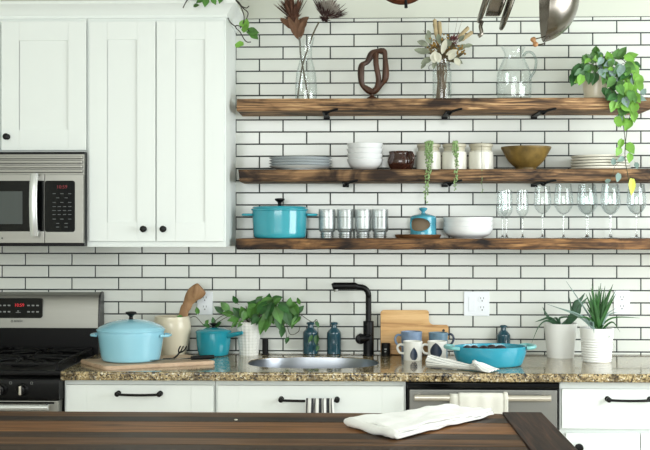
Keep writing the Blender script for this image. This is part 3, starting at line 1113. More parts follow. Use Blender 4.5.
bb = bmesh.new()
oc = [(rR + .002, WEDGE), (xE, WEDGE), (xE, -.001), (rR + .002, -.001)]
ov = [bb.verts.new((x, y, 0)) for x, y in oc]
iv = [bb.verts.new((x, y, 0)) for x, y in sup(SA, SB)]
eds = [bb.edges.new((ov[i], ov[(i + 1) % 4])) for i in range(4)] + [bb.edges.new((iv[i], iv[(i + 1) % 64])) for i in range(64)]
bmesh.ops.triangle_fill(bb, edges=eds, use_beauty=True)
bad = [f for f in bb.faces if all(v in set(iv) for v in f.verts)]
bmesh.ops.delete(bb, geom=bad, context='FACES_ONLY')
ext = bmesh.ops.extrude_face_region(bb, geom=list(bb.faces))
for e in ext['geom']:
    if isinstance(e, bmesh.types.BMVert):
        e.co.z = -.034
es = [e for e in bb.edges if e.is_manifold and abs(e.verts[0].co.y - WEDGE) < 1e-5 and abs(e.verts[1].co.y - WEDGE) < 1e-5 and abs(e.verts[0].co.x - e.verts[1].co.x) > .5]
bmesh.ops.bevel(bb, geom=es, offset=.008, segments=3, affect='EDGES', profile=.5)
a = MB(); a.bm(bb)
o = a.build('granite_worktop', M_GRAN, loc=(0, 0, CT), sharp=30)
tag(o, 'speckled tan and brown granite worktop with an oval sink cut-out', 'countertop')
t = thing('kitchen_sink', 'oval stainless undermount sink below the black faucet', 'sink', (0, 0, CT - .038))
a = MB()
rings = [(1.0, .0345), (.988, .0345), (.984, .030), (.978, -.03), (.96, -.13), (.90, -.165), (.75, -.178), (.3, -.182), (.08, -.184)]
vs, fs = [], []
for s_, z in rings:
    k_ = s_ if s_ > .5 else s_
    vs += [(x, y, z) for x, y in sup(SA * k_, SB * k_)]
for i in range(len(rings) - 1):
    for k in range(64):
        fs.append((i * 64 + k, i * 64 + (k + 1) % 64, (i + 1) * 64 + (k + 1) % 64, (i + 1) * 64 + k))
a.add(vs, fs); a.build('basin', M_SINK, t, solid=.0015)
a = MB(); a.lathe([(0, 0), (.04, 0), (.044, .003), (.03, .004), (0, .001)], 28, (SXC, SYC, -.185)); a.build('drain', M_POLISH, t)

# ================================================================== ISLAND
IZ = CT
iy1 = G(300, 412.4, IZ).y
iy0 = iy1 - 1.02
ixe0, ixe1 = G(501.4, 412.4, IZ).x, G(540.4, 412.4, IZ).x
ixl = -1.75
t = thing('kitchen_island', 'dark walnut plank island table with a darker end board, in the foreground', 'table', ((ixl + ixe1) / 2, (iy0 + iy1) / 2, 0))
ix, iy = (ixl + ixe1) / 2, (iy0 + iy1) / 2
a = MB()
rnd = random.Random(4)
npl = 12
pw = (iy1 - iy0) / npl
for i in range(npl):
    y0 = iy0 + i * pw
    a.box(ixl - ix, ixe0 - ix - .001, y0 - iy + .0004, y0 + pw - iy - .0004 - (.003 if i == npl - 1 else 0), IZ - .036, IZ + rnd.uniform(-.0006, .0006), .0012)
tp = a.build('plank_top', M_WALNUT, t, sharp=28)
a = MB(); a.box(ixe0 - ix, ixe1 - ix, iy0 - iy, iy1 - iy, IZ - .040, IZ + .005, .003); a.build('end_board', M_ENDWOOD, t, sharp=28)
for sx in (ixl + .14, ixe1 - .16):
    for sy in (iy0 + .12, iy1 - .12):
        a = MB(); a.box(sx - ix - .04, sx - ix + .04, sy - iy - .04, sy - iy + .04, 0, IZ - .038, .004); a.build('leg', M_ENDWOOD, t)
a = MB()
for sy in (iy0 + .12, iy1 - .12):
    a.box(ixl + .18 - ix, ixe1 - .2 - ix, sy - iy - .012, sy - iy + .012, IZ - .13, IZ - .037)
for sx in (ixl + .14, ixe1 - .16):
    a.box(sx - ix - .012, sx - ix + .012, iy0 + .16 - iy, iy1 - .16 - iy, IZ - .13, IZ - .037)
a.build('apron', M_ENDWOOD, t)

# ================================================================== WALL PLATES
def duplex(mb_s, x, y, z):
    for dz in (.020, -.020):
        mb_s.box(x - .0075, x - .0055, y - .0005, y + .002, z + dz + .001, z + dz + .009)
        mb_s.box(x + .0055, x + .0075, y - .0005, y + .002, z + dz + .001, z + dz + .009)
        mb_s.lathe([(0, 0), (.0028, 0), (.0028, .001), (0, .001)], 10, M=Matrix.Translation((x, y, z + dz - .007)) @ TO_FRONT)


def sockets(t, x, y, z):
    a = MB()
    for dz in (.020, -.020):
        a.prism(rrect(x - .0165, x + .0165, z + dz - .0145, z + dz + .0145, .011), y - .002, y + .001, .0006)
    rc = a.build('receptacle', M_PLATE, t)
    a = MB(); duplex(a, x, y - .002, z); a.build('slots', M_SLOT, rc)


def outlet(px, py, label):
    p = P(px, py, 0)
    t = thing('wall_outlet', label, 'outlet', (p.x, 0, p.z), 'white wall plates on the tiled backsplash')
    a = MB(); a.box(-.035, .035, -.006, .0005, -.052, .052, .003); a.build('cover_plate', M_PLATE, t)
    sockets(t, 0, -.006, 0)
    a = MB(); a.lathe([(0, 0), (.003, 0), (.002, .001), (0, .001)], 10, M=Matrix.Translation((0, -.006, 0)) @ TO_FRONT); a.build('screw', M_PLATE, t)
    return t


outlet(205, 303, 'white outlet behind the wooden spoon in the cream crock')
outlet(621.5, 302.5, 'white outlet at the far right, beside the spiky plant')
p = P(476.5, 303.7, 0)
t = thing('switch_plate', 'white double wall plate with a rocker switch and an outlet, above the oval dish', 'switch', (p.x, 0, p.z), 'white wall plates on the tiled backsplash')
a = MB(); a.box(-.056, .056, -.006, .0005, -.054, .054, .003); a.build('cover_plate', M_PLATE, t)
a = MB(); a.box(-.036, -.006, -.0085, -.005, -.033, .031, .0015); a.build('rocker', M_PLATE, t)
sockets(t, .024, -.006, 0)

# ================================================================== COOKWARE
def handles_loop(parent, r, z, m, ext, w, ang0=0.0):
    for s in (0, PI):
        a = MB()
        pts = []
        for q in (-1, -.6, 0, .6, 1):
            rr = r + (ext if abs(q) < .9 else 0) * (1 if abs(q) < .5 else .82)
            pts.append((rr, q * w, z))
        a.tube(spline(pts, 6), .0055, 10, flat=1.0, M=Matrix.Rotation(s + ang0, 4, 'Z') @ Matrix.Diagonal((1, 1, 1, 1)))
        a.build('handle', m, parent)


def dutch_oven(name, label, cat, loc, rb, rt, h, lid_h, m, rz, ext=.05, knob_m=M_BLK, kr=.021, group=None):
    t = thing(name, label, cat, loc, group, rz)
    a = MB()
    pr = smooth([(rb * .86, 0), (rb * .96, .004), (rb * 1.0, .016), (rb + (rt - rb) * .35, h * .4), (rt * .995, h * .85), (rt, h)], 5)
    a.lathe(vessel(pr, .006), 64)
    body = a.build('body', m, t)
    handles_loop(body, rt * .985, h - .016, m, ext, .045)
    a = MB()
    rl = rt + .004
    a.lathe([(0, h - .002), (rt - .012, h - .002), (rt - .008, h + .001)] + smooth([(rl, h + .002), (rl + .001, h + .008), (rl - .004, h + .012), (rl * .9, h + .020), (rl * .6, h + lid_h * .78), (rl * .25, h + lid_h * .97), (0, h + lid_h)], 5), 64)
    lid = a.build('lid', m, t)
    a = MB()
    a.lathe(smooth([(.010, 0), (.008, .010), (.010, .016), (kr * .95, .024), (kr, .028), (kr * .9, .032), (0, .034)], 4), 28, (0, 0, h + lid_h - .002))
    a.build('lid_knob', knob_m, lid)
    return t


yO = -.14
sc = S(yO)
dutch_oven('dutch_oven', 'turquoise enamelled round pot with black knob, on the lowest shelf', 'pot', (X(279.7, yO), yO, Z_LOW), 26.5 * sc, 27.6 * sc, Z(211, yO) - Z_LOW, .024, M_TURQ, R(4), .042)
BT = CT + .014
yP = -.425
scp = S(yP)
dutch_oven('dutch_oven', 'pale blue enamelled round pot with black knob, on a wooden board', 'pot', (X(131, yP), yP, BT + .001), 29.5 * scp, 33 * scp, Z(333.2, yP - .06) - BT, .048, M_SKY, R(-3), .03, kr=.022)

# teal saucepan
yS = -.105
t = thing('saucepan', 'small teal enamelled saucepan with lid, beside the cream crock', 'pot', (X(213.5, yS), yS, CT))
sc = S(yS)
rs_ = 17.6 * sc
hs = Z(334, yS - .05) - CT
a = MB(); a.lathe(vessel(smooth([(rs_ * .72, 0), (rs_ * .82, .003), (rs_ * .88, .012), (rs_ * .96, hs * .5), (rs_, hs)], 5), .005), 48); body = a.build('body', M_TEAL, t)
ang = R(-28)
d_ = Vector((math.cos(ang), math.sin(ang), 0))
a = MB(); a.tube([d_ * (rs_ * .9) + Vector((0, 0, hs - .012)), d_ * (rs_ + .03) + Vector((0, 0, hs - .004)), d_ * (rs_ + .075) + Vector((0, 0, hs + .006))], [.012, .010, .008], 12, flat=.8); a.build('handle', M_TEAL, body)
a = MB(); a.lathe([(0, hs - .001), (rs_ - .006, hs - .001)] + smooth([(rs_ + .001, hs + .001), (rs_ + .001, hs + .006), (rs_ * .85, hs + .014), (rs_ * .4, hs + .022), (0, hs + .024)], 4), 48); lid = a.build('lid', M_TEAL, t)
a = MB(); a.lathe(smooth([(.007, 0), (.007, .008), (.017, .014), (.018, .018), (0, .022)], 4), 24, (0, 0, hs + .022)); a.build('lid_knob', M_BLK, lid)

# oval baking dish
yD = -.435
t = thing('baking_dish', 'oval turquoise baking dish with two handles, holding dark fruit', 'dish', (X(490, yD), yD, CT), None, R(8))
sc = S(yD)
la, lb_, hd = 37.5 * sc, .105, .078
pr = smooth([(.76, 0), (.83, .003), (.88, .014), (.96, hd * .6), (1.0, hd)], 5)
inn = [(r - .045, z) for r, z in pr if z > .010]
full = [(0, 0)] + pr + [(.985, hd + .002), (.965, hd + .001)] + list(reversed(inn)) + [(.6, .009), (0, .009)]
a = MB(); a.lathe(full, 64, sx=la, sy=lb_); bd = a.build('body', M_DISH, t)
for s in (-1, 1):
    a = MB()
    pts = spline([(s * la * .90, -.052, hd - .004), (s * (la + .016), -.046, hd - .001), (s * (la + .030), 0, hd), (s * (la + .016), .046, hd - .001), (s * la * .90, .052, hd - .004)], 6)
    a.tube(pts, .0075, 10)
    a.grid(8, 3, lambda u, v: (s * (la * .93 + (.03 + .01 * math.sin(PI * u)) * v), (u - .5) * .096 * (1 - .1 * v), hd - .004))
    a.build('handle', M_DISHIN, bd)
FR = random.Random(12)
fruit = None
for (dx, dy, r_) in ((-.10, -.02, .021), (-.062, .012, .020), (-.03, -.018, .021), (.008, .014, .020), (.040, -.012, .021), (-.085, .030, .019), (-.005, -.045, .019), (.02, .048, .019)):
    a = MB(); a.ball((0, 0, 0), r_ * 1.25, r_, r_ * .95, 16, 10)
    c = t.matrix_basis @ Vector((dx, dy, 0))
    w = Matrix.Translation((t.location.x, t.location.y, 0)) @ Matrix.Rotation(R(8), 4, 'Z') @ Vector((dx, dy, 0))
    o = a.build('dark_fruit', M_FIG, loc=(w.x, w.y, CT + .009 + r_ * .95 + (hd - .043)))
    o.rotation_euler = (0, 0, FR.uniform(0, 3))
    tag(o, 'dark dried fruit heaped in the oval turquoise dish', 'fruit', 'dark fruit in the oval dish')
a = MB(); a.lathe([(0, -.004), (.8, -.004), (.8, .0), (0, .0)], 40, sx=la, sy=lb_)
o = a.build('fruit_bed', M_FIG, loc=(t.location.x, t.location.y, CT + hd - .033)); o.rotation_euler = (0, 0, R(8))
tag(o, 'layer of dark fruit filling the bottom of the oval dish', 'fruit', kind='stuff')

# ================================================================== BOARDS AND CUTLERY
A_, B_, C_ = Vector((-1.003, -.628)), Vector((-1.160, -.395)), Vector((-.592, -.425))
u_, v_ = C_ - A_, B_ - A_
bb = bmesh.new()
cor = [A_, C_, C_ + v_, B_]
poly = []
for i in range(4):
    p0, p1, p2 = cor[i - 1], cor[i], cor[(i + 1) % 4]
    d0, d1 = (p0 - p1).normalized() * .02, (p2 - p1).normalized() * .02
    for k in range(6):
        q = k / 5
        poly.append((p1 + d0) * (1 - q) ** 2 + p1 * 2 * q * (1 - q) + (p1 + d1) * q ** 2)
cen = sum(poly, Vector((0, 0))) / len(poly)
vs = [bb.verts.new((p.x - cen.x, p.y - cen.y, 0)) for p in poly]
f = bb.faces.new(vs)
r = bmesh.ops.extrude_face_region(bb, geom=[f])
for e in r['geom']:
    if isinstance(e, bmesh.types.BMVert):
        e.co.z = .014
bmesh.ops.recalc_face_normals(bb, faces=bb.faces)
es = [e for e in bb.edges if abs(e.verts[0].co.z - e.verts[1].co.z) < 1e-6]
bmesh.ops.bevel(bb, geom=es, offset=.003, segments=2, affect='EDGES')
a = MB(); a.bm(bb); o = a.build('cutting_board', M_BOARD, loc=(cen.x, cen.y, CT), sharp=28)
tag(o, 'pale wooden cutting board lying under the pale blue pot', 'cutting board')

# leaning honey-coloured board with a handle to the right
yb = -.055
zz0 = CT
bx0, bx1, hx1 = X(380.5, yb), X(429, yb), X(448.5, yb)
bz1 = Z(310.3, yb) - CT
hz1, hz0 = Z(325, yb) - CT, Z(341, yb) - CT
ocx = (bx0 + bx1) / 2
L_, R_, HR = bx0 - ocx, bx1 - ocx, hx1 - ocx
poly = []
def arc(cx, cz, r, a0, a1, n=6): return [(cx + r * math.cos(R(a0 + (a1 - a0) * k / n)), cz + r * math.sin(R(a0 + (a1 - a0) * k / n))) for k in range(n + 1)]
poly += arc(L_ + .015, .015, .015, 270, 180)
poly += arc(L_ + .015, bz1 - .015, .015, 180, 90)
poly += arc(R_ - .012, bz1 - .012, .012, 90, 0)
poly += arc(R_ + .022, hz1 + .022, .022, 180, 270)
poly += arc(HR - .012, hz1 - .012, .012, 90, 0)
poly += arc(HR - .012, hz0 + .012, .012, 0, -90)
poly += arc(R_ + .022, hz0 - .022, .022, 90, 180)
poly += arc(R_ - .012, .012, .012, 0, -90)
a = MB(); a.prism(poly, -.009, .009, .003)
hole = MB()
o = a.build('cutting_board', M_ACACIA, loc=(ocx, yb - .012, CT + .0025), sharp=28)
o.rotation_euler = (R(-9), 0, 0)
tag(o, 'honey wooden cutting board with a handle, leaning on the tiles behind the mugs', 'cutting board')
a = MB(); a.lathe([(0, 0), (.006, 0), (.006, .0012), (0, .0012)], 14, M=Matrix.Translation((HR - .022, -.009, (hz0 + hz1) / 2 + .01)) @ TO_FRONT); a.build('hanging_hole', M_SLOT, o)

# carving fork and knife on the board
def onboard(px, py, lift=0.0):
    p = G(px, py, BT + lift)
    p.z = BT + lift
    return p


t = thing('carving_knife', 'carving knife with black handle, lying on the pale board', 'knife', onboard(190, 357.5, .001))
o0 = t.location.copy()
pH0, pH1 = onboard(191, 358, .010) - o0, onboard(214, 356.8, .010) - o0
dirk = (pH1 - pH0).normalized()
a = MB(); a.tube([pH0, pH0 + (pH1 - pH0) * .3, pH0 + (pH1 - pH0) * .8, pH1], [.0075, .0085, .009, .008], 12, flat=.75); a.build('handle', M_BLKM, t)
sd = Vector((-dirk.y, dirk.x, 0))
a = MB()
b0, b1 = pH0 + dirk * .004, pH0 - dirk * .17
b0.z = b1.z = .008
a.add([b0 - sd * .012, b0 + sd * .012, b1 + sd * .006, b1 - dirk * .02 - sd * .004, b0 * .5 + b1 * .5 - sd * .014], [(0, 1, 2, 3, 4)])
a.build('blade', M_POLISH, t, solid=.0022)
t = thing('carving_fork', 'dark carving fork with upturned tines, resting on the pale board', 'fork', onboard(176, 359.5, .001))
o0 = t.location.copy()
a = MB()
a.tube(spline([(-.02, .0, .003), (-.008, -.004, .006), (.008, .004, .020), (.012, .006, .028)], 5), [.0035] * 15 + [.004], 8)
a.build('shank', M_BLKM, t)
for k, dx in enumerate((-.004, .008, .021)):
    a = MB(); a.tube(spline([(.012, .006, .027), (.012 + dx * .6, .010, .031), (.013 + dx, .016, .040), (.020 + dx, .020, .054)], 5), [.0032] * 8 + [.0028] * 7 + [.0008], 8); a.build('tine', M_BLKM, t)
a = MB(); a.tube([(-.02, 0, .0035), (-.05, -.02, .0035)], .004, 8); a.build('tang', M_BLKM, t)

# cream crock with wooden spoon
yK = -.098
t = thing('utensil_crock', 'cream glazed crock holding a wooden spoon, behind the pale blue pot', 'crock', (X(172, yK), yK, CT))
sc = S(yK)
hk = Z(317.5, yK - .03) - CT
a = MB(); a.lathe(vessel(smooth([(11.5 * sc, 0), (13 * sc, .004), (16.5 * sc, hk * .28), (18.8 * sc, hk * .62), (18.7 * sc, hk * .82), (17.6 * sc, hk * .95), (17.3 * sc, hk)], 5), .005), 48); a.build('body', M_CREAM, t)
ck = t.location.copy()
pA = Vector((X(178, yK), yK, CT + .02)); pB = P(184, 312, yK); pC = P(190, 300, yK - .01); pD = P(203, 286, yK - .02)
a = MB()
mid = [pA, pB, P(186.5, 307, yK), P(189, 301, yK), P(193, 295, yK - .004), P(197, 292, yK - .008), P(200, 289.5, yK - .01), P(202, 287.8, yK - .011)]
ss = spline(mid, 5)
rr = []
for i in range(len(ss)):
    q = i / (len(ss) - 1)
    rr.append(.0185 + .003 * math.sin(q * PI) if q < .4 else .021 + .013 * max(0, math.sin(min(1, (q - .4) / .6) * PI * .92)) ** .8)
rr[-1] = .006
c0 = ss[0].copy()
a.tube([p - c0 for p in ss], rr, 16, flat=.45)
o = a.build('wooden_spoon', M_SPOON, loc=c0)
tag(o, 'large wooden spoon standing bowl-up in the cream crock', 'spoon')

# ================================================================== FAUCET, BOTTLES, SMALL BLACK FITTINGS
yF = -.085
fxp = X(368.5, yF)
t = thing('faucet', 'matte black single-lever kitchen faucet standing behind the sink', 'faucet', (fxp, yF, CT))
sc = S(yF)
hb = Z(321, yF) - CT
a = MB(); a.lathe([(0, 0), (.026, 0), (.026, .004), (5.3 * sc, .005), (5.3 * sc, hb - .002), (5.0 * sc, hb), (0, hb)], 32); a.build('base', M_FAUC, t)
top = Z(287, yF) - CT
pts = [(0, 0, hb - .001), (0, 0, top - .05)] + [(-.035 + .035 * math.cos(R(k * 11.25)), -.004 - k * .001, top - .038 + .038 * math.sin(R(k * 11.25))) for k in range(9)] + [(-.06, -.02, top + .003)]
ex = X(343, yF) - fxp
a = MB(); a.tube(spline(pts, 3) + [Vector((ex, -.03, top + .007))], 2.9 * sc, 18); sp_ = a.build('spout', M_FAUC, t)
hxx = X(334, yF) - fxp
a = MB(); a.tube([(X(357, yF) - fxp, -.026, top + .0045), (X(355, yF) - fxp, -.027, top + .006), (hxx, -.036, top + .006), (hxx - .007, -.037, top + .004)], [.0125, .0155, .0155, .012], 20); hd_ = a.build('spray_head', M_FAUC, sp_)
a = MB(); a.lathe([(0, 0), (.010, 0), (.010, .010), (0, .010)], 20, (hxx + .010, -.036, top - .018)); a.build('nozzle', M_STEELD, hd_, label='small grey nozzle ring')
lx, lz = X(360.5, yF) - fxp, Z(338.5, yF) - CT
a = MB(); a.tube([(0, -.012, lz + .006), (lx * .8, -.018, lz + .002), (lx - .004, -.02, lz)], [.017, .018, .017], 24)
a.lathe(smooth([(0, -.030), (.019, -.030), (.0215, -.026), (.0215, .004), (0, .006)], 3), 28, M=Matrix.Translation((lx, -.02, lz)) @ TO_FRONT)
a.tube([(-.01, -.03, lz + .012), (.01, -.034, lz + .02)], .006, 10)
a.build('lever', M_FAUC, t)
a = MB(); a.lathe([(0, 0), (.018, 0), (.018, .004), (.0135, .005), (.0135, .066), (.0125, .070), (0, .070)], 24)
o = a.build('air_gap_cap', M_BLKM, loc=(X(265.3, -.07), -.07, CT)); tag(o, 'short black cylinder fitting standing beside the patterned white pot', 'sink fitting')
a = MB(); a.lathe(smooth([(.0185, 0), (.0195, .003), (.0195, .05), (.018, .054)], 3) + [(.015, .055), (.015, .052), (0, .052)], 28)
t = thing('candle_holder', 'small black cylinder cup between faucet and mugs', 'cup', (X(385.7, -.1), -.1, CT)); a.build('cup', M_BLKM, t)
a = MB(); a.box(-.006, .004, -.0202, -.018, .028, .034); a.box(-.006, .002, -.0202, -.018, .018, .022); a.build('label_marks', M_GREYMK, t)


def bottle(px, w, py, label, y, loc_z=CT):
    sc = S(y)
    h = Z(py, y) - CT
    r = w / 2 * sc
    t = thing('glass_bottle', label, 'bottle', (X(px, y), y, CT), 'small dark blue glass bottles')
    pr = smooth([(r * .8, 0), (r * .97, .003), (r, .010), (r, h * .62), (r * .93, h * .70), (r * .6, h * .79), (r * .40, h * .84)], 4) + [(r * .38, h * .93), (r * .52, h * .94), (r * .54, h * .985), (r * .48, h)]
    a = MB(); a.lathe(vessel(pr, .003), 32); a.build('body', M_BOTTLE, t)
    return t


bottle(310.5, 15.4, 322.5, 'dark blue glass bottle under the trailing leaves, left of its twin', -.036)
bottle(334, 14.4, 322.5, 'dark blue glass bottle standing alone just left of the faucet', -.036)
bottle(503.5, 13.6, 325, 'dark blue glass bottle standing behind the oval turquoise dish', -.036)

# ================================================================== MUGS
def mug(px, w, py_top, py_base, y, m, label, side, hz=(.35, .85), drop=None, splay=0.0, hm=None):
    sc = S(y)
    r = w / 2 * sc
    zt_ = Z(py_top, y)
    h = zt_ - CT
    t = thing('mug', label, 'mug', (X(px, y), y, CT), 'stoneware mugs in front of the leaning board')
    a = MB(); a.lathe(vessel(smooth([(r * .88, 0), (r * .95, .003), (r * .94, h * .4), (r * .97, h * .8), (r, h)], 4), .004), 40); bo = a.build('body', m, t)
    a = MB()
    hx_ = side * (r + .024)
    a.tube(spline([(side * r * .9, 0, h * hz[1]), (side * (r + .014), 0, h * hz[1] + .002), (hx_, 0, h * (hz[0] + hz[1]) / 2 + .006), (side * (r + .014), 0, h * hz[0] + .004), (side * r * .92, 0, h * hz[0])], 6), .005, 10)
    a.build('handle', hm or m, bo)
    if drop:
        a = MB()
        def fn(u, v):
            ang = R(-90 + drop[0]) + (u - .5) * drop[1] * (math.sin(PI * min(1, .08 + v * .92)) ** .7) * (0.6 + .5 * (1 - v))
            z = h * (drop[2] + (drop[3] - drop[2]) * v)
            rr_ = r * (.947 if z < h * .5 else .955) + .0015 + r * .02 * max(0, z / h - .4)
            return (rr_ * math.cos(ang), rr_ * math.sin(ang), z)
        a.grid(8, 10, fn); a.build('glaze_drop', M_MUGD, bo, label='dark blue teardrop of glaze')
    return t


mug(411.5, 21.4, 331.5, 357, -.135, M_MUGB, 'blue-grey mug behind the white one, handle to the left', -1, (.45, .85))
mug(412.8, 19.4, 341, 360, -.25, M_MUGW, 'white mug with a dark blue drop, handle to the left', -1, (.35, .8), drop=(4, .9, .06, .72))
mug(438.3, 19.4, 332.5, 357, -.135, M_MUGT, 'grey-blue mug behind the white one, dark handle to the right', 1, (.5, .92), hm=M_MUGD)
mug(437.2, 19.4, 341, 360, -.25, M_MUGW, 'white mug with a wide dark drop, behind the twisted towel', -1, (.35, .8), drop=(-12, 1.5, .2, .97))

# ================================================================== CLOTHS
# twisted ticking towel by the oval dish
pL, pR = G(431, 363, CT + .02), G(474, 369, CT + .012)
pts = [(0.0, 0), (1, 0)]
y1c = -.50
e0, e1 = Vector((X(428, -.52), -.515, CT)), Vector((X(476, -.60), -.605, CT))
ax = (e1 - e0)
sdv = Vector((-ax.y, ax.x, 0)).normalized()
o0 = (e0 + e1) / 2
a = MB()


def twist(u, v):
    q = 2 * PI * v
    s = u
    if s < .82:
        rr_ = .026 - .015 * (s / .82) ** .8
    else:
        rr_ = .011 + .012 * ((s - .82) / .18)
    rr_ *= 1 + .06 * math.sin(7 * q + s * 9) + .05 * math.sin(3 * q - 6 * s)
    if s < .02:
        rr_ *= .75
    wide = 1.25 if s < .8 else 1.25 + (s - .8) * 5
    p = e0 + ax * s * 1.08 + sdv * (math.cos(q) * rr_ * wide)
    p.z = CT + .002 + rr_ * (1 + math.sin(q)) * (1 if s < .85 else 1 - (s - .85) * 3)
    return p - Vector((o0.x, o0.y, CT))


a.grid(40, 40, twist, keep_uv=True)
# uv: stripes run lengthwise -> swap so that u follows the girth
a.uv = [(v, u) for u, v in a.uv]
n_end = len(a.v)
o = a.build('dish_towel', M_TWIST, loc=(o0.x, o0.y, CT))
tag(o, 'twisted white ticking-striped towel lying before the oval dish', 'towel')
# ruffled tail
def ruff(u, v):
    p = e1 + ax.normalized() * (-.01 + .085 * u) + sdv * ((v - .5) * (.03 + .075 * math.sin(PI * min(u * 1.2, 1) * .5)))
    p.z = CT + .006 + (.012 * (1 - u) + .006) * (1 + math.sin(v * 19 + u * 5)) * (1 - .75 * u)
    return p - Vector((o0.x, o0.y, CT))


a = MB(); a.grid(14, 30, ruff); a.build('tail', M_CLOTH, o, solid=.003)

# towel over the dishwasher bar
t = thing('dish_towel', 'plain white towel folded over the dishwasher bar', 'towel', (X(480, -.70), -.698, hz))
tw0, tw1, tw2 = X(450, -.71) - X(480, -.70), X(458.5, -.71) - X(480, -.70), X(506, -.71) - X(480, -.70)


def drape(x0, x1, off, low, n=3, amp=.0015):
    def fn(u, v):
        x = x0 + (x1 - x0) * u
        L = .42
        s = v
        rr_ = .0150 + off
        if s < .44:
            p = Vector((x, -rr_, -low + low * (s / .44)))
        elif s < .56:
            q = PI * (s - .44) / .12
            p = Vector((x, -rr_ * math.cos(q), rr_ * math.sin(q)))
        else:
            p = Vector((x, rr_, -(low * .8) * ((s - .56) / .44)))
        p.y += amp * math.sin(u * 2 * PI * n + s * 2) * (1 - min(1, abs(s - .5) * .2))
        if p.y > .028: p.y = .028
        return p
    return fn


a = MB(); a.grid(20, 50, drape(tw1, tw2, .004, .26)); a.build('front_fold', M_TOWELW, t, solid=.003)
a = MB(); a.grid(10, 50, drape(tw0, tw2 - .02, 0, .30)); a.build('under_fold', M_TOWELW, t, solid=.003)
a = MB(); a.grid(6, 50, drape(tw2 - .008, tw2 + .006, .0075, .25)); a.build('side_fold', M_TOWELW, t, solid=.003)

# striped towel over the sink-cabinet handle
hzs = Z(400.5, BD - .02)
t = thing('dish_towel', 'black and white striped towel hanging from the sink cabinet handle', 'towel', (X(319.5, BD), BD - .031, hzs))
a = MB()
sx0, sx1 = X(305, BD - .03) - X(319.5, BD), X(334.5, BD - .03) - X(319.5, BD)


def drape2(u, v):
    x = sx0 + (sx1 - sx0) * u
    if v < .46:
        p = Vector((x * (1 + .12 * (1 - v / .46)), -.010, -.20 + .20 * v / .46))
    elif v < .54:
        q = PI * (v - .46) / .08
        p = Vector((x, -.010 * math.cos(q), .009 * math.sin(q)))
    else:
        p = Vector((x, .0085, -.15 * (v - .54) / .46))
    p.y += .005 * math.sin(u * 26) * (1 if v < .45 else .3)
    p.x += .004 * math.sin(u * 22 + 1 + v * 3)
    return p


a.grid(70, 40, drape2, keep_uv=True)
a.build('cloth', None or stripes('towel_stripes', (50, 52, 56), (228, 228, 224), 7.5, 'U', .5), t, solid=.002)

# white folded cloth on the island
Lp, Fp, Rp, Bp = Vector((G(346, 427, IZ).x, G(346, 427, IZ).y)), Vector((G(397, 441, IZ).x, G(397, 441, IZ).y)), Vector((G(494, 417, IZ).x, G(494, 417, IZ).y)), Vector((G(444, 409.5, IZ + .01).x, G(444, 412.6, IZ).y - .045))
cc = (Lp + Fp + Rp + Bp) / 4
t = thing('folded_cloth', 'white folded cloth lying on the walnut island', 'cloth', (cc.x, cc.y, IZ + .002))


def sheet(k, sh):
    def fn(u, v):
        p = (Lp * (1 - u) + Bp * u) * (1 - v) + (Fp * (1 - u) + Rp * u) * v if False else (Lp * (1 - v) + Fp * v) * (1 - u) + (Bp * (1 - v) + Rp * v) * u
        p = cc + (p - cc) * sh
        n1 = noise.noise(Vector((u * 3.2, v * 2.6, k * 2.3)))
        n2 = noise.noise(Vector((u * 9, v * 8, k * 5.1)))
        edge = min(u, v, 1 - u, 1 - v)
        z = k * .0055 + .005 + .006 * abs(n1) + .003 * n2
        z += .008 * k / 3 * math.exp(-((u - .93) ** 2 + (v - .12) ** 2) / .05)
        z = max(z, .0035 + k * .004)
        p = p + Vector((noise.noise(Vector((v * 5, k, 1))) * .008 * (1 if u in (0, 1) else .5), noise.noise(Vector((u * 5, k, 7))) * .010))
        return (p.x - cc.x, p.y - cc.y, z)
    return fn


for k in range(4):
    a = MB(); a.grid(40, 30, sheet(k, (1.0, .985, .97, .965)[k])); o = a.build('layer', M_CLOTH, t, solid=.005)
# rolled fold on the near-left edge
a = MB()
dl_ = Fp - Lp
pts = [Vector((Lp.x - cc.x + dl_.x * q, Lp.y - cc.y + dl_.y * q, .0135 + .002 * math.sin(q * 9))) for q in [i / 16 for i in range(17)]]
a.tube(pts, [.008] + [.0122 + .0012 * math.sin(i) for i in range(15)] + [.008], 14); a.build('fold', M_CLOTH, t)
p = G(236, 420.8, IZ)
a = MB(); a.ball((0, 0, 0), .0055, .003, .0025, 10, 6); o = a.build('crumb', M_PALE, loc=(p.x, p.y, IZ + .003)); tag(o, 'tiny pale crumb on the walnut island', 'crumb')

# ================================================================== SHELF CROCKERY
def stack(name, label_fn, cat, px, y, z, n, step, make, group):
    proto = None
    for i in range(n):
        loc = (X(px, y), y, z + i * step)
        if proto is None:
            proto = make(label_fn(i), loc)
        else:
            dup(proto, loc, label_fn(i))


def ordinal(i, n):
    w = ['lowest', 'second from the bottom', 'third from the bottom', 'fourth from the bottom', 'fifth from the bottom']
    return 'topmost' if i == n - 1 else w[i]


yl = -.142
sc = S(yl)


def make_plate(r, m, name, group, h=.018, foot=.66):
    def mk(label, loc):
        t = thing(name, label, 'plate', loc, group)
        pr = smooth([(r * foot, 0), (r * foot, .003), (r * .80, .006), (r * .97, h - .003), (r, h)], 4)
        a = MB(); a.lathe([(0, .002), (r * (foot - .06), .002), (r * (foot - .05), 0)] + pr + [(r * .998, h + .0015), (r * .98, h + .001), (r * .84, .0095), (r * .7, .0065), (0, .006)], 56)
        a.build('body', m, t)
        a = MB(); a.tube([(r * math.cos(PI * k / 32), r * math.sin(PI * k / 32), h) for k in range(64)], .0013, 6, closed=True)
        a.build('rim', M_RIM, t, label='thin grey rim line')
        return t
    return mk


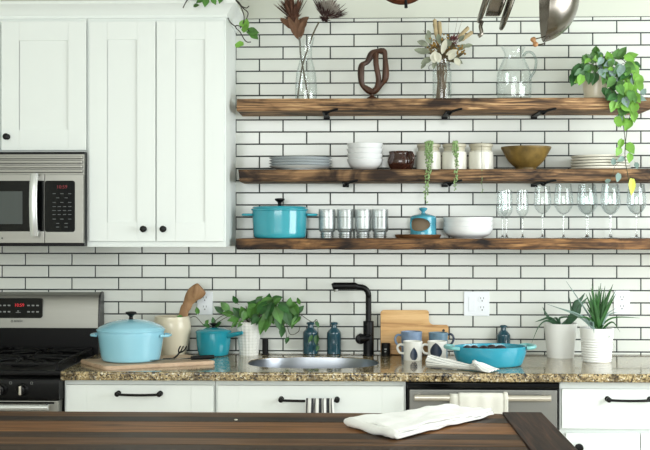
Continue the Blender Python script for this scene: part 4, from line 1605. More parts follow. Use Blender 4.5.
stack('dinner_plate', lambda i: f'white dinner plate, {ordinal(i, 4)} in the stack above the turquoise pot', 'plate', 300.5, yl, Z_MID, 4, .0118, make_plate(31.2 * sc, M_PLATERIM, 'dinner_plate', 'white plates on the middle shelf'), 'p')
yl2 = -.14
sc = S(yl2)


def make_cream(label, loc):
    r = 29 * sc
    t = thing('side_plate', label, 'plate', loc, 'cream plates on the middle shelf')
    a = MB(); a.lathe([(0, .001), (r * .8, .001), (r * .84, 0), (r * .96, .003), (r * .995, .007), (r, .0095), (r * .99, .011), (r * .96, .011), (r * .9, .007), (0, .006)], 56)
    a.build('body', M_CREAMP, t)
    return t


stack('side_plate', lambda i: f'cream plate, {ordinal(i, 5)} in the stack above the wine glasses', 'plate', 600.5, yl2, Z_MID, 5, .0122, make_cream, 'c')


def make_bowl(rb, rt, h, name, group, m, prof=None):
    def mk(label, loc):
        t = thing(name, label, 'bowl', loc, group)
        pr = smooth(prof or [(rb, 0), (rb * 1.02, .004), (rb + (rt - rb) * .62, h * .3), (rt * .95, h * .68), (rt, h)], 5)
        a = MB(); a.lathe(vessel(pr, .0032, .006), 48); a.build('body', m, t)
        return t
    return mk


yb_ = -.13
sc = S(yb_)
hB = .048
step = (Z(144, yb_) - Z_MID - hB) / 3
stack('cereal_bowl', lambda i: f'white bowl, {ordinal(i, 4)} in the nest beside the brown pitcher', 'bowl', 365, yb_, Z_MID, 4, step, make_bowl(10 * sc, 18 * sc, hB, 'cereal_bowl', 'nested white bowls on the middle shelf', M_WHITE, [(8.5 * sc, 0), (9 * sc, .003), (13.6 * sc, hB * .28), (16.5 * sc, hB * .62), (18.1 * sc, hB)]), 'b')
hW = .05
step = (Z(217.5, yb_) - Z_LOW - hW) / 2
stack('serving_bowl', lambda i: f'wide white bowl, {ordinal(i, 3)} in the nest beside the teal salt cellar', 'bowl', 468, yb_, Z_LOW, 3, step, make_bowl(14 * sc, 24.6 * sc, hW, 'serving_bowl', 'wide white bowls on the lowest shelf', M_WHITE, [(14 * sc, 0), (15 * sc, .003), (21 * sc, hW * .3), (23.8 * sc, hW * .62), (25 * sc, hW)]), 's')

# brown squat pitcher
yq = -.13
sc = S(yq)
t = thing('pitcher', 'squat dark brown glazed pitcher between white bowls and crocks', 'pitcher', (X(401, yq), yq, Z_MID))
hq = Z(152, yq) - Z_MID
a = MB(); a.lathe(vessel(smooth([(9 * sc, 0), (10.5 * sc, .003), (13 * sc, hq * .35), (13 * sc, hq * .6), (11.6 * sc, hq * .85), (12.2 * sc, hq)], 4), .004), 40); bo = a.build('body', M_BROWN, t)
a = MB(); a.tube(spline([(.028, -.038, hq * .92), (.043, -.060, hq * .9), (.050, -.066, hq * .6), (.036, -.058, hq * .34)], 6), .0065, 10); a.build('handle', M_BROWN, bo)

# three white crocks with trailing bead plants
def pearls(t_, loc, paths, seed):
    rnd = random.Random(seed)
    st, be = MB(), MB()
    for path in paths:
        ps = spline(path, 8)
        st.tube(ps, .0009, 5)
        for i, p_ in enumerate(ps):
            for _ in range(2 if i < len(ps) * .55 else 1):
                q = p_ + Vector((rnd.uniform(-.007, .007), rnd.uniform(-.007, .004), rnd.uniform(-.006, .006)))
                rr_ = rnd.uniform(.0022, .0042)
                be.ball(q, rr_, rr_, rr_ * 1.15, 7, 5)
    st.build('stems', M_STEM, t_)
    be.build('beads', M_PEARL, t_)


crlab = ['first cream-white crock from the brown pitcher', 'middle one of the three cream-white crocks', 'third cream-white crock, next to the mustard bowl']
yr = -.125
sc = S(yr)
proto = None
for i, px in enumerate((428.7, 454.3, 481)):
    loc = (X(px, yr), yr, Z_MID)
    if proto is None:
        t = proto = thing('crock', crlab[0] + ', under a trailing bead plant', 'crock', loc, 'cream-white crocks on the middle shelf')
        h = Z(144.5, yr) - Z_MID
        rr_ = 12.3 * sc
        pr = smooth([(rr_ * .95, 0), (rr_, .003), (rr_, h * .62), (rr_ * .96, h * .69), (rr_ * .87, h * .73)], 3)
        a = MB(); a.lathe(vessel(pr, .005), 40); a.build('body', M_CROCK, t)
        a = MB()
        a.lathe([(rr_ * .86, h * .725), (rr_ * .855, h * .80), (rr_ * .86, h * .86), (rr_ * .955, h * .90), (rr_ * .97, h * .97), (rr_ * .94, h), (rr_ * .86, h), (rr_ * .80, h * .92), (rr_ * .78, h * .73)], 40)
        a.build('neck', M_CROCKN, t, label='neck and rim, coloured grey-tan as in shadow')
    else:
        dup(proto, loc, crlab[i] + (', under a trailing bead plant' if i == 1 else ''))
    hz_ = Z(144.5, yr)
    yf_ = yr - 12.3 * sc - .012
    lab = ['long trailing string of pale green beads over the first crock', 'medium trailing string of green beads over the middle crock', 'thin short trailing string of beads below the third crock'][i]
    t2 = thing('bead_plant', lab, 'plant', (loc[0], yf_, hz_), 'trailing bead plants in the crocks')
    def q(pxx, pyy, yy): 
        w = P(pxx, pyy, yy); return (w.x - loc[0], w.y - yf_, w.z - hz_)
    ye = -SHD - .012
    if i == 0:
        ps = [[(0.0, .05, .0), (0, .02, .006), q(428, 148, yf_), q(429, 158, yf_), q(428, 168, ye), q(427, 180, ye), q(425.5, 191, ye), q(426, 203, ye)],
              [(.004, .05, .0), (.008, .02, .005), q(431, 149, yf_), q(431.5, 160, yf_), q(430, 172, ye), q(428, 186, ye), q(427, 195, ye)],
              [(-.01, .05, 0), (-.008, .02, .004), q(426.5, 149, yf_), q(426.5, 160, yf_), q(427, 174, ye), q(424.5, 188, ye)],
              [(.006, .05, 0), (.01, .02, .004), q(430, 148, yf_), q(429.5, 156, yf_), q(429, 166, ye), q(429.5, 178, ye)]]
    elif i == 1:
        ps = [[(0, .05, 0), (0, .02, .005), q(455, 149, yf_), q(456.5, 160, yf_), q(456, 170, ye), q(455.5, 180, ye), q(455, 189, ye)],
              [(.004, .05, 0), (.004, .02, .005), q(456.5, 148, yf_), q(457, 156, yf_), q(457, 168, ye), q(455, 182, ye)],
              [(0, .05, 0), (-.004, .02, .004), q(453.5, 148, yf_), q(454.5, 154, yf_)]]
    else:
        ps = [[(0, .055, -.004), (0, .03, .006), q(481.5, 150, yf_), q(481.8, 160, yf_), q(482, 170, ye), q(482, 182, ye), q(482.5, 192, ye)]]
    if i == 2:
        st, be = MB(), MB()
        ss = spline(ps[0], 6); st.tube(ss, .0008, 5)
        rnd = random.Random(5)
        for p_ in ss[18:]:
            if rnd.random() < .6:
                be.ball(p_ + Vector((rnd.uniform(-.004, .004), -.002, 0)), .0024, segs=7, rings=5)
        st.build('stems', M_STEM, t2); be.build('beads', M_PEARL, t2)
    else:
        pearls(t2, loc, ps, i)

# mustard bowl
ym = -.13
sc = S(ym)
hm_ = Z(147.8, ym) - Z_MID
t = thing('footed_bowl', 'mustard brown glazed stoneware bowl on the middle shelf', 'bowl', (X(526, ym), ym, Z_MID))
a = MB(); a.lathe(vessel([(9.5 * sc, 0), (10 * sc, .002), (10 * sc, .010)] + smooth([(11 * sc, .013), (17 * sc, hm_ * .38), (22.5 * sc, hm_ * .78), (24.6 * sc, hm_ * .95), (24.7 * sc, hm_)], 4), .005, .014), 48); a.build('body', M_MUST, t)

# upside-down jars
proto = None
yj = -.13
sc = S(yj)
for i, px in enumerate((327, 345.3, 363, 380)):
    loc = (X(px, yj), yj, Z_LOW)
    lab = ['upturned mason jar closest to the turquoise pot', 'second upturned mason jar from the turquoise pot', 'third upturned mason jar from the turquoise pot', 'upturned mason jar closest to the teal salt cellar'][i]
    if proto is None:
        t = proto = thing('mason_jar', lab, 'jar', loc, 'upturned mason jars on the lowest shelf')
        h = Z(209, yj) - Z_LOW
        r_ = 8.3 * sc
        pr = [(r_ * .73, 0), (r_ * .76, .002), (r_ * .76, .008), (r_ * .81, .0095), (r_ * .76, .011), (r_ * .76, .016), (r_ * .81, .0175), (r_ * .76, .019), (r_ * .76, .026), (r_ * .92, .030)] + smooth([(r_, .040), (r_ * 1.0, h * .5), (r_, h - .008), (r_ * .9, h - .001), (r_ * .3, h - .003), (0, h - .003)], 4)
        a = MB()
        segs = 40
        vs, fs = [], []
        inner = [(max(r - .004, 0), z - (.005 if z > h - .01 else 0)) for r, z in reversed(pr)]
        full = pr + inner
        n = len(full)
        for k in range(segs):
            q = 2 * PI * k / segs
            for r, z in full:
                f_ = 1 + (.012 * math.cos(q * 10) if .05 < z < h - .015 else 0)
                vs.append((max(r, 1e-5) * f_ * math.cos(q), max(r, 1e-5) * f_ * math.sin(q), z))
        for k in range(segs):
            k2 = (k + 1) % segs
            for j in range(n - 1):
                fs.append((k * n + j, k2 * n + j, k2 * n + j + 1, k * n + j + 1))
            fs.append((k * n + n - 1, k2 * n + n - 1, k2 * n, k * n))
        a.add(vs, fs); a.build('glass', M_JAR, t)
        a = MB()
        for z in (.009, .0175):
            a.tube([(r_ * .81 * math.cos(2 * PI * k / 32), r_ * .81 * math.sin(2 * PI * k / 32), z) for k in range(32)], .0016, 6, closed=True)
        a.build('thread_ring', M_SOLID, t)
    else:
        dup(proto, loc, lab, rz=.3 * i)

# tray and salt cellar
yt = -.14
sc = S(yt)
t0 = X(418, yt)
a = MB(); pr = [(0, 0), (.9, 0), (.96, .004), (1.0, .011), (.985, .0125), (.95, .008), (.9, .007), (0, .007)]
a.lathe([(r, z * 1.35) for r, z in pr], 56, sx=23.2 * sc, sy=.085)
o = a.build('serving_tray', M_TRAY, loc=(t0, yt, Z_LOW)); tag(o, 'dark oval wooden tray under the teal salt cellar', 'tray')
zs = Z_LOW + .0098
t = thing('salt_cellar', 'teal glazed salt cellar with open mouth and knob lid, on a wooden tray', 'salt cellar', (X(423.2, yt), yt, zs))
rc_, hc = 13.2 * sc, Z(216, yt) - zs
out_pr = smooth([(rc_ * .95, 0), (rc_, .004), (rc_ * .99, hc * .5), (rc_ * .985, hc * .9), (rc_ * .94, hc * .98)], 6) + smooth([(rc_ * .8, hc * 1.03), (rc_ * .4, hc * 1.10), (rc_ * .16, hc * 1.15), (rc_ * .14, hc * 1.22)], 4) + smooth([(rc_ * .30, hc * 1.32), (rc_ * .30, hc * 1.40), (0, hc * 1.44)], 3)


def cellar(prf, hole, inset=0.0):
    segs = 96
    n = len(prf)
    vs, fs = [], []
    for k in range(segs):
        q = 2 * PI * k / segs
        for r, z in prf:
            vs.append((max(r - inset, 1e-5) * math.cos(q), max(r - inset, 1e-5) * math.sin(q), z))
    for k in range(segs):
        k2 = (k + 1) % segs
        for j in range(n - 1):
            qm = 2 * PI * (k + .5) / segs
            zm = (prf[j][1] + prf[j + 1][1]) / 2
            dq = (qm - R(270 - 24) + PI) % (2 * PI) - PI
            zz = (zm - hc * .57) / (hc * .36)
            if hole and (dq / R(56)) ** 2 + (zz) ** 2 < 1 and zm < hc * .93:
                continue
            fs.append((k * n + j, k2 * n + j, k2 * n + j + 1, k * n + j + 1))
    return vs, fs


dense = []
for j in range(len(out_pr) - 1):
    for q in range(3):
        dense.append((out_pr[j][0] + (out_pr[j + 1][0] - out_pr[j][0]) * q / 3, out_pr[j][1] + (out_pr[j + 1][1] - out_pr[j][1]) * q / 3))
dense.append(out_pr[-1])
a = MB(); a.add(*cellar([(0, 0)] + dense, True)); bo = a.build('body', M_CELLAR, t)
ipr = [(0, .006)] + [(r, max(z, .006)) for r, z in dense if z < hc * .97] + [(0, hc * .97)]
a = MB(); a.add(*cellar(ipr, True, .005)); a.build('inside', M_BEIGE, t, label='unglazed tan interior')
a = MB()
ring = []
for k in range(40):
    q = 2 * PI * k / 40
    an = R(270 - 24) + R(56) * math.cos(q)
    ring.append(((rc_ - .002) * math.cos(an), (rc_ - .002) * math.sin(an), hc * .57 + hc * .36 * math.sin(q)))
a.tube(ring, .0036, 8, closed=True); a.build('mouth_rim', M_CELLAR, t)

# ------------------------------------------------------------------ glasses
def wine(rim, bowl, py_rim, py_bowl, base, y, label, group, name='wine_glass', flute=False):
    sc = S(y)
    zr, zb2 = Z(py_rim, y) - Z_LOW, Z(py_bowl, y) - Z_LOW
    t = thing(name, label, 'glass', (0, y, Z_LOW), group)
    hb_ = zr - zb2
    if flute:
        pr = smooth([(.0035, zb2 - .004), (.010, zb2 + .004), (bowl * sc, zb2 + hb_ * .25), (bowl * sc, zb2 + hb_ * .6), (rim * sc, zr)], 6)
    else:
        pr = smooth([(.0035, zb2 - .004), (bowl * sc * .55, zb2 + hb_ * .06), (bowl * sc * .97, zb2 + hb_ * .28), (bowl * sc, zb2 + hb_ * .42), (bowl * sc * .94, zb2 + hb_ * .7), (rim * sc, zr)], 6)
    inner = [(max(r - .0014, .0003), z + .001) for r, z in pr]
    a = MB(); a.lathe(pr + list(reversed(inner)) + [(0, inner[0][1])], 36, cap=False); a.build('bowl', M_WINE, t)
    a = MB(); a.lathe(smooth([(.0036, zb2 - .003), (.003, zb2 * .6), (.0032, .02), (.006, .008), (.012, .004)], 4), 14); a.build('stem', M_SOLID, t)
    a = MB(); a.lathe([(0, 0), (base * sc, 0), (base * sc + .0006, .0012), (base * sc * .8, .0022), (.012, .0045), (0, .006)], 36); a.build('foot', M_WINE, t)
    return t


gy = -.142
f1 = wine(5.4, 5.8, 190.5, 218, 7.6, gy, 'champagne flute standing next to the white bowls', 'stemmed glasses on the lowest shelf', 'champagne_flute', True)
f1.location = (X(506.5, gy), gy, Z_LOW)
dup(f1, (X(522.5, gy - .02), gy - .02, Z_LOW), 'second champagne flute from the white bowls')
dup(f1, (X(502.5, -.055), -.055, Z_LOW), 'champagne flute half hidden behind the first one')
g1 = wine(7.3, 8.6, 186.5, 213.5, 9.4, gy, 'wine glass right beside the champagne flutes', 'stemmed glasses on the lowest shelf')
g1.location = (X(542.5, gy), gy, Z_LOW)
g2 = wine(7.6, 9.4, 184.5, 214, 10.2, gy, 'second wine glass from the champagne flutes', 'stemmed glasses on the lowest shelf')
g2.location = (X(563.5, gy), gy, Z_LOW)
for px, y, lab in ((586.5, gy, 'third wine glass from the champagne flutes'), (610, gy - .01, 'fourth wine glass from the flutes, left of the hanging lime leaf'), (636.5, gy - .01, 'wine glass at the right edge, under the hanging lime leaf'),
                   (588, -.047, 'wine glass behind the third front glass'), (611, -.047, 'wine glass behind the fourth front glass'), (636.5, -.047, 'wine glass behind the rightmost front glass')):
    dup(g2, (X(px, y), y, Z_LOW), lab)

# ================================================================== TOP SHELF
# carafe with two dried proteas
yv = -.125
sc = S(yv)
zt0 = Z_TOP
cvx = X(306, yv)
t = thing('glass_carafe', 'clear glass carafe vase holding two dried proteas', 'vase', (cvx, yv, zt0))
def hh(py): return Z(py, yv) - zt0
pr = smooth([(9.6 * sc, 0), (10.6 * sc, .005), (11 * sc, hh(88)), (9.6 * sc, hh(73)), (6.6 * sc, hh(60)), (6 * sc, hh(51)), (7.4 * sc, hh(42)), (8.6 * sc, hh(37.5))], 6)
inn = [(r - .0022, max(z, .008)) for r, z in reversed(pr)]
a = MB(); a.lathe([(0, 0)] + pr + inn + [(0, .008)], 44, cap=False); a.build('glass', M_GLASS, t)


def W(px, py, y): return P(px, py, y)


def protea(label, path, head_c, axis, kind, seed):
    rnd = random.Random(seed)
    base = Vector(path[0])
    t = thing('dried_protea', label, 'flower', base, 'dried proteas in the carafe')
    a = MB(); a.tube([p - base for p in spline(path, 6)], .0034, 8); a.build('stem', M_DRYSTEM, t)
    ax_ = Vector(axis).normalized()
    u1 = ax_.orthogonal().normalized(); u2 = ax_.cross(u1)
    hc_ = Vector(head_c) - base
    br, fl = MB(), MB()
    if kind == 'flare':
        for k in range(85):
            q = rnd.uniform(0, 2 * PI); sp = rnd.uniform(.12, .95)
            d = ax_ + (u1 * math.cos(q) + u2 * math.sin(q)) * sp
            br.leaf(hc_ - ax_ * .012 + d * .006, d, (u1 * math.cos(q) + u2 * math.sin(q)), rnd.uniform(.075, .115), rnd.uniform(.007, .012), droop=0, fold=.4, kind='oval')
        for k in range(26):
            q = 2 * PI * k / 13 + rnd.uniform(-.1, .1)
            d = ax_ + (u1 * math.cos(q) + u2 * math.sin(q)) * (.75 if k < 13 else 1.1)
            br.leaf(hc_ - ax_ * .022, d, ax_, .058, .016, droop=.05, fold=.3, kind='oval')
        br.build('head', M_PROT, t)
        lf = MB()
        for px, py, dx, dz, L in ((299, 40, -.42, .9, .11), (299, 40, .25, .95, .09), (296, 30, -.8, .6, .085), (299, 38, -.1, 1, .09), (298, 33, .55, .8, .075), (296, 26, .8, .5, .07), (295, 26, -.9, .35, .07)):
            lf.leaf(W(px, py, yv) - base, (dx, -.25, dz), (0, -1, 0), L, .030, droop=.0, fold=.3, kind='oval')
        lf.build('leaves', mat('dried_brown_leaf', (104, 74, 52), .8, var=.3, vscale=30), t)
    else:
        for k in range(110):
            q = rnd.uniform(0, 2 * PI); sp = rnd.uniform(.65, 1.5)
            d = ax_ * .9 + (u1 * math.cos(q) + u2 * math.sin(q)) * sp
            br.leaf(hc_ - ax_ * .010 + (u1 * math.cos(q) + u2 * math.sin(q)) * .010, d, ax_, rnd.uniform(.065, .098), rnd.uniform(.006, .010), droop=-.12, fold=.4, kind='oval')
        for k in range(40):
            q = rnd.uniform(0, 2 * PI)
            d = ax_ * .1 + (u1 * math.cos(q) + u2 * math.sin(q))
            br.leaf(hc_ - ax_ * .024, d + ax_ * rnd.uniform(0, .5), ax_, rnd.uniform(.02, .034), .008, droop=0, fold=.4, kind='oval')
        br.build('bracts', M_PROTD, t)
        for k in range(170):
            z_ = rnd.uniform(-.1, 1); q = rnd.uniform(0, 2 * PI); s_ = math.sqrt(max(0, 1 - z_ * z_))
            d = ax_ * z_ + (u1 * math.cos(q) + u2 * math.sin(q)) * s_
            p0 = hc_ + ax_ * .012
            fl.tube([p0 + d * .012, p0 + d * .044 + ax_ * .004, p0 + d * .054 + ax_ * .009], [.0017, .0015, .0011], 4)
        fl.build('florets', M_PROTC, t, label='pale domed centre of florets')
    return t


protea('dried protea with flaring brown bracts, leaning left in the carafe', [W(308.5, 99, yv), W(303, 68, yv), W(300.5, 54, yv), W(299.5, 38, yv), W(294.5, 22, yv)], W(293.5, 18, yv), (-.18, -.2, 1), 'flare', 3)
protea('dried protea with pale pincushion centre, leaning right in the carafe', [W(297.5, 99, yv - .01), W(302, 68, yv - .016), W(308, 48, yv - .008), W(313.5, 33, yv - .01), W(319, 22, yv - .01)], W(326, 16, yv - .01), (.42, -.5, .75), 'pin', 8)

# carved wooden loop sculpture
ys = -.125
o0 = P(372, 100.5, ys); o0.z = zt0
t = thing('wood_sculpture', 'dark carved wooden loop sculpture on a small round foot', 'sculpture', o0)
def q_(zx, zy, dy=0.0):
    w = P(350 + zx / 4.5, zy / 4.5, ys); return Vector((w.x - o0.x, dy, w.z - o0.z))
loop = [q_(104, 412), q_(68, 396, -.005), q_(52, 372, -.01), q_(52, 300, -.008), q_(78, 278, 0), q_(100, 240, .004), q_(128, 230, 0), q_(152, 234, .0), q_(158, 262, -.004), q_(160, 345, -.004), q_(142, 378, 0)]
ps = spline(loop, 6, closed=True)
a = MB(); a.tube(ps, [.0128 + .0022 * math.sin(i * .5) for i in range(len(ps))], 12, closed=True, flat=1.2); a.build('outer_loop', M_SCULPT, t)
bar_ = spline([q_(118, 238, 0), q_(116, 262, -.014), q_(118, 300, -.018), q_(126, 340, -.014), q_(128, 372, -.006), q_(120, 396, 0)], 6)
a = MB(); a.tube(bar_, [.012] * len(bar_), 12); a.build('inner_bar', M_SCULPT, t)
a = MB(); a.lathe(smooth([(.017, 0), (.024, .003), (.025, .010), (.019, .018), (.009, .024), (.009, .034)], 4), 28); a.build('foot', M_SCULPT, t)

# mason jar of dried flowers
yj = -.125
sc = S(yj)
jx = X(442, yj)
t = thing('flower_jar', 'clear glass jar holding the dried flower bouquet', 'jar', (jx, yj, zt0))
h = Z(60, yj) - zt0
r_ = 9.4 * sc
pr = smooth([(r_ * .92, 0), (r_, .005), (r_, h * .70), (r_ * .95, h * .76), (r_ * .80, h * .81)], 4) + [(r_ * .80, h * .86), (r_ * .86, h * .88), (r_ * .80, h * .90), (r_ * .82, h * .97), (r_ * .86, h)]
inn = [(r - .003, max(z, .006)) for r, z in reversed(pr)]
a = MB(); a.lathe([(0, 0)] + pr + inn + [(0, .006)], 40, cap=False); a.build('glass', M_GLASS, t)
a = MB(); a.tube([(-r_ * .9 - .010 + .011 * math.cos(k * PI / 8), -.006, h * .80 + .013 * math.sin(k * PI / 8)) for k in range(16)], .0018, 6, closed=True)
a.tube([(r_ * .86 * math.cos(k * PI / 14), r_ * .86 * math.sin(k * PI / 14), h * .87) for k in range(28)], .0016, 6, closed=True)
a.build('wire_bail', M_STEELD, t)
rnd = random.Random(21)
base = Vector((jx, yj, zt0 + .008))


def bq(px, py, dy=0.0):
    w = P(px, py, yj + dy); return w - base


t = thing('dried_bouquet', 'bouquet of dried tan, mauve and sage flowers in the glass jar', 'flowers', base)
st = MB()
tips = [(426, 36), (433, 24), (437, 22), (446, 40), (452, 36), (459, 32), (468, 26), (420, 48), (440, 46), (455, 50), (430, 52), (462, 44), (424, 60), (449, 56), (435, 40)]
for i, (px, py) in enumerate(tips):
    dy = rnd.uniform(-.03, .03)
    b0 = Vector((rnd.uniform(-.020, .022), rnd.uniform(-.018, .018), .002))
    nk = Vector((rnd.uniform(-.016, .016), rnd.uniform(-.014, .014), h * .9 - .008))
    st.tube(spline([b0, (b0 + nk) / 2 + Vector((rnd.uniform(-.006, .006), 0, 0)), nk, bq(px, py, dy)], 5), .0017, 6)
for i in range(26):
    b0 = Vector((rnd.uniform(-.026, .012), rnd.uniform(-.02, .02), .002)); nk = Vector((rnd.uniform(-.024, .010), rnd.uniform(-.016, .016), h * rnd.uniform(.6, .9)))
    st.tube([b0, nk], .0016, 5)
for px, py in ((449, 18), (462, 20), (458, 17), (466, 34), (423, 30)):
    st.tube(spline([Vector((0, 0, h * .85)), bq((px + 446) / 2, 44), bq(px, py)], 5), .0006, 4)
st.build('stems', mat('dry_brown_stem', (110, 92, 70), .9), t)
for px, py, px2, py2 in ((436.5, 38, 434.6, 18.5), (440.5, 36, 439.4, 21), (458, 38, 469, 27), (460, 41, 473, 31.5)):
    p0, p1 = bq(px, py, -.01), bq(px2, py2, -.01)
    a = MB(); a.tube(spline([p0, p0 * .6 + p1 * .4, p0 * .2 + p1 * .8, p1], 4), [.0045] * 2 + [.0085] * 9 + [.003, .001], 9)
    a.build('grass_head', M_TAN, t)
a = MB()
for i in range(90):
    px, py = rnd.choice([(434, 43), (430, 48), (460, 47), (462, 50), (433, 40), (444, 38), (437, 48), (447, 47), (453, 49)])
    a.ball(bq(px + rnd.uniform(-5, 5), py + rnd.uniform(-5, 5), rnd.uniform(-.035, .02)), rnd.uniform(.003, .006), segs=7, rings=5)
a.build('ochre_blooms', M_OCHRE, t)
a = MB()
cM = bq(453, 41, -.02)
for i in range(60):
    d = Vector((rnd.uniform(-1, 1), rnd.uniform(-1, .5), rnd.uniform(-.6, 1))).normalized()
    a.leaf(cM + d * .006, d, (0, 0, 1), rnd.uniform(.018, .030), .007, droop=0, kind='oval')
a.build('mauve_bloom', M_MAUVE, t)
a = MB()
for px, py, dx, dz, L in ((430, 52, -1, .15, .06), (428, 46, -1, .5, .055), (424, 52, -.9, .3, .045), (432, 58, -.8, -.35, .055), (431, 44, -.5, .9, .055), (457, 50, .8, .5, .05), (464, 47, .8, .3, .04), (452, 58, .7, -.3, .05), (436, 60, -.3, -.8, .04), (430, 38, -.3, 1, .04), (448, 48, .1, 1, .05), (459, 42, .6, .9, .04), (426, 62, -.5, -.6, .035), (440, 44, -.2, 1, .05)):
    a.leaf(bq(px, py, -.02), (dx, rnd.uniform(-.5, .1), dz), (rnd.uniform(-.3, .3), -1, .3), L, L * .52, droop=.1, fold=.25, kind='oval')
a.build('sage_leaves', M_SAGE, t)
a = MB()
for i in range(26):
    an = rnd.uniform(-20, 200)
    a.leaf(bq(441 + rnd.uniform(-8, 14), 52 + rnd.uniform(-6, 8), rnd.uniform(-.02, .02)), (math.cos(R(an)), rnd.uniform(-.6, .2), math.sin(R(an))), (rnd.uniform(-.3, .3), -1, .3), rnd.uniform(.04, .07), rnd.uniform(.012, .022), droop=.1, kind='oval')
a.build('brown_leaves', mat('dried_dark_leaf', (98, 88, 62), .9, var=.4, vscale=30), t)
a = MB()
for px, py, dx, dz, L, w_ in ((442, 54, .25, 1, .070, .026), (446, 55, 1, .45, .055, .022), (434, 63, .1, .9, .055, .042), (455, 58, .4, -.7, .04, .028), (440, 62, -.5, .9, .05, .036), (449, 60, .5, .8, .045, .03)):
    a.leaf(bq(px, py, -.035), (dx, -.25, dz), (0, -1, .2), L, w_, droop=.05, fold=.2, kind='oval')
a.build('pale_leaves', M_PALE, t)

# glass pitcher
yg = -.125
sc = S(yg)
gxp = X(514, yg)
t = thing('glass_pitcher', 'empty clear glass pitcher with looped handle on the top shelf', 'pitcher', (gxp, yg, zt0))
def hg(py): return Z(py, yg) - zt0
pr = smooth([(14.5 * sc, 0), (16.4 * sc, .006), (17.2 * sc, hg(88)), (16.6 * sc, hg(74)), (12.6 * sc, hg(64)), (9.6 * sc, hg(57)), (9.4 * sc, hg(53)), (11.2 * sc, hg(48.5))], 6)
inn = [(r - .003, max(z, .010)) for r, z in reversed(pr)]
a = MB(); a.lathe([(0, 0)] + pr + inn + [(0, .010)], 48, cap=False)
zr = hg(48.5)
for i, v in enumerate(a.v):                                # pull the lip out into a spout on the left
    if v.z > hg(56) and v.x < 0:
        k_ = (v.z - hg(56)) / (zr - hg(56)) * max(0, math.cos(math.atan2(v.y, -v.x) * 1.6)) if abs(math.atan2(v.y, -v.x)) < .98 else 0
        v.x -= .012 * k_; v.z += .008 * k_
a.build('body', M_GLASS, t)
a = MB(); a.tube(spline([(9.6 * sc, 0, hg(57)), (12 * sc, -.004, hg(53.5)), (17.5 * sc, -.006, hg(54)), (21.5 * sc, -.006, hg(61)), (20.5 * sc, -.005, hg(71)), (16.6 * sc, 0, hg(78)), (15.8 * sc, 0, hg(82))], 6), .0055, 12); a.build('handle', thin_glass('handle_glass', (232, 238, 238), (110, 122, 124), .7, 1.6), t)

# ================================================================== PLANTS
def pothos(name, label, loc, paths, mats, seed, L=(.035, .055), every=.028, extra=None, stem_r=.0016, stem_m=M_STEM, out=(0, -1, .35), droop=.3):
    """vines along paths (local points) with heart leaves; mats = foliage materials by share"""
    rnd = random.Random(seed)
    t = thing(name, label, 'plant', loc)
    st = MB()
    fo = [MB() for _ in mats]
    for path in paths:
        ps = spline(path, 8)
        st.tube(ps, stem_r, 6)
        acc = 0
        sgn = 1
        for i in range(1, len(ps)):
            acc += (ps[i] - ps[i - 1]).length
            if acc > every or i == len(ps) - 1:
                acc = rnd.uniform(-.008, .004)
                tan = (ps[i] - ps[i - 1]).normalized()
                sgn = -sgn
                sd_ = tan.cross(Vector(out)).normalized() * sgn
                d = sd_ * rnd.uniform(.6, 1.1) + tan * rnd.uniform(.1, .7) + Vector((rnd.uniform(-.4, .4), rnd.uniform(-.5, .1), rnd.uniform(-.5, .2)))
                ll = rnd.uniform(*L)
                pet = ps[i] + d.normalized() * ll * .35
                st.tube([ps[i], pet], stem_r * .7, 5)
                k_ = rnd.choices(range(len(mats)), [m_[1] for m_ in mats])[0]
                fo[k_].leaf(pet, d, Vector(out) + Vector((rnd.uniform(-.5, .5), rnd.uniform(-.3, .3), rnd.uniform(-.3, .5))), ll, ll * rnd.uniform(.68, .85), droop=droop, fold=rnd.uniform(.1, .35))
    if extra:
        for (p_, d, L_, W_, k_, n_) in extra:
            fo[k_].leaf(p_, d, n_, L_, W_, droop=.15, fold=.22)
    st.build('stems', stem_m, t)
    for (m_, _, nm), f_ in zip(mats, fo):
        if f_.v:
            f_.build(nm, m_, t)
    return t


# trailing pothos on the top shelf, right
yp = -.135
pz = Z_TOP
px0 = X(596, yp)
base = Vector((px0, yp, pz))
pot = thing('potted_pothos', 'trailing green pothos in a cream pot at the right of the top shelf', 'plant', base)
sc = S(yp)
hp = Z(79, yp) - pz
a = MB(); a.lathe(vessel(smooth([(11 * sc, .010), (11.5 * sc, .012), (12.6 * sc, hp * .5), (13.4 * sc, hp)], 4), .004), 40); a.build('pot', M_CREAM, pot)
a = MB(); a.lathe([(0, 0), (11 * sc, 0), (13.2 * sc, .006), (13.6 * sc, .011), (13.0 * sc, .012), (11 * sc, .009), (0, .009)], 40); a.build('saucer', M_CREAM, pot)
a = MB(); a.lathe([(0, hp - .012), (12.6 * sc, hp - .012), (0, hp - .008)], 30); a.build('soil', M_SOIL, pot)


def tq(px, py, y): return P(px, py, y) - base


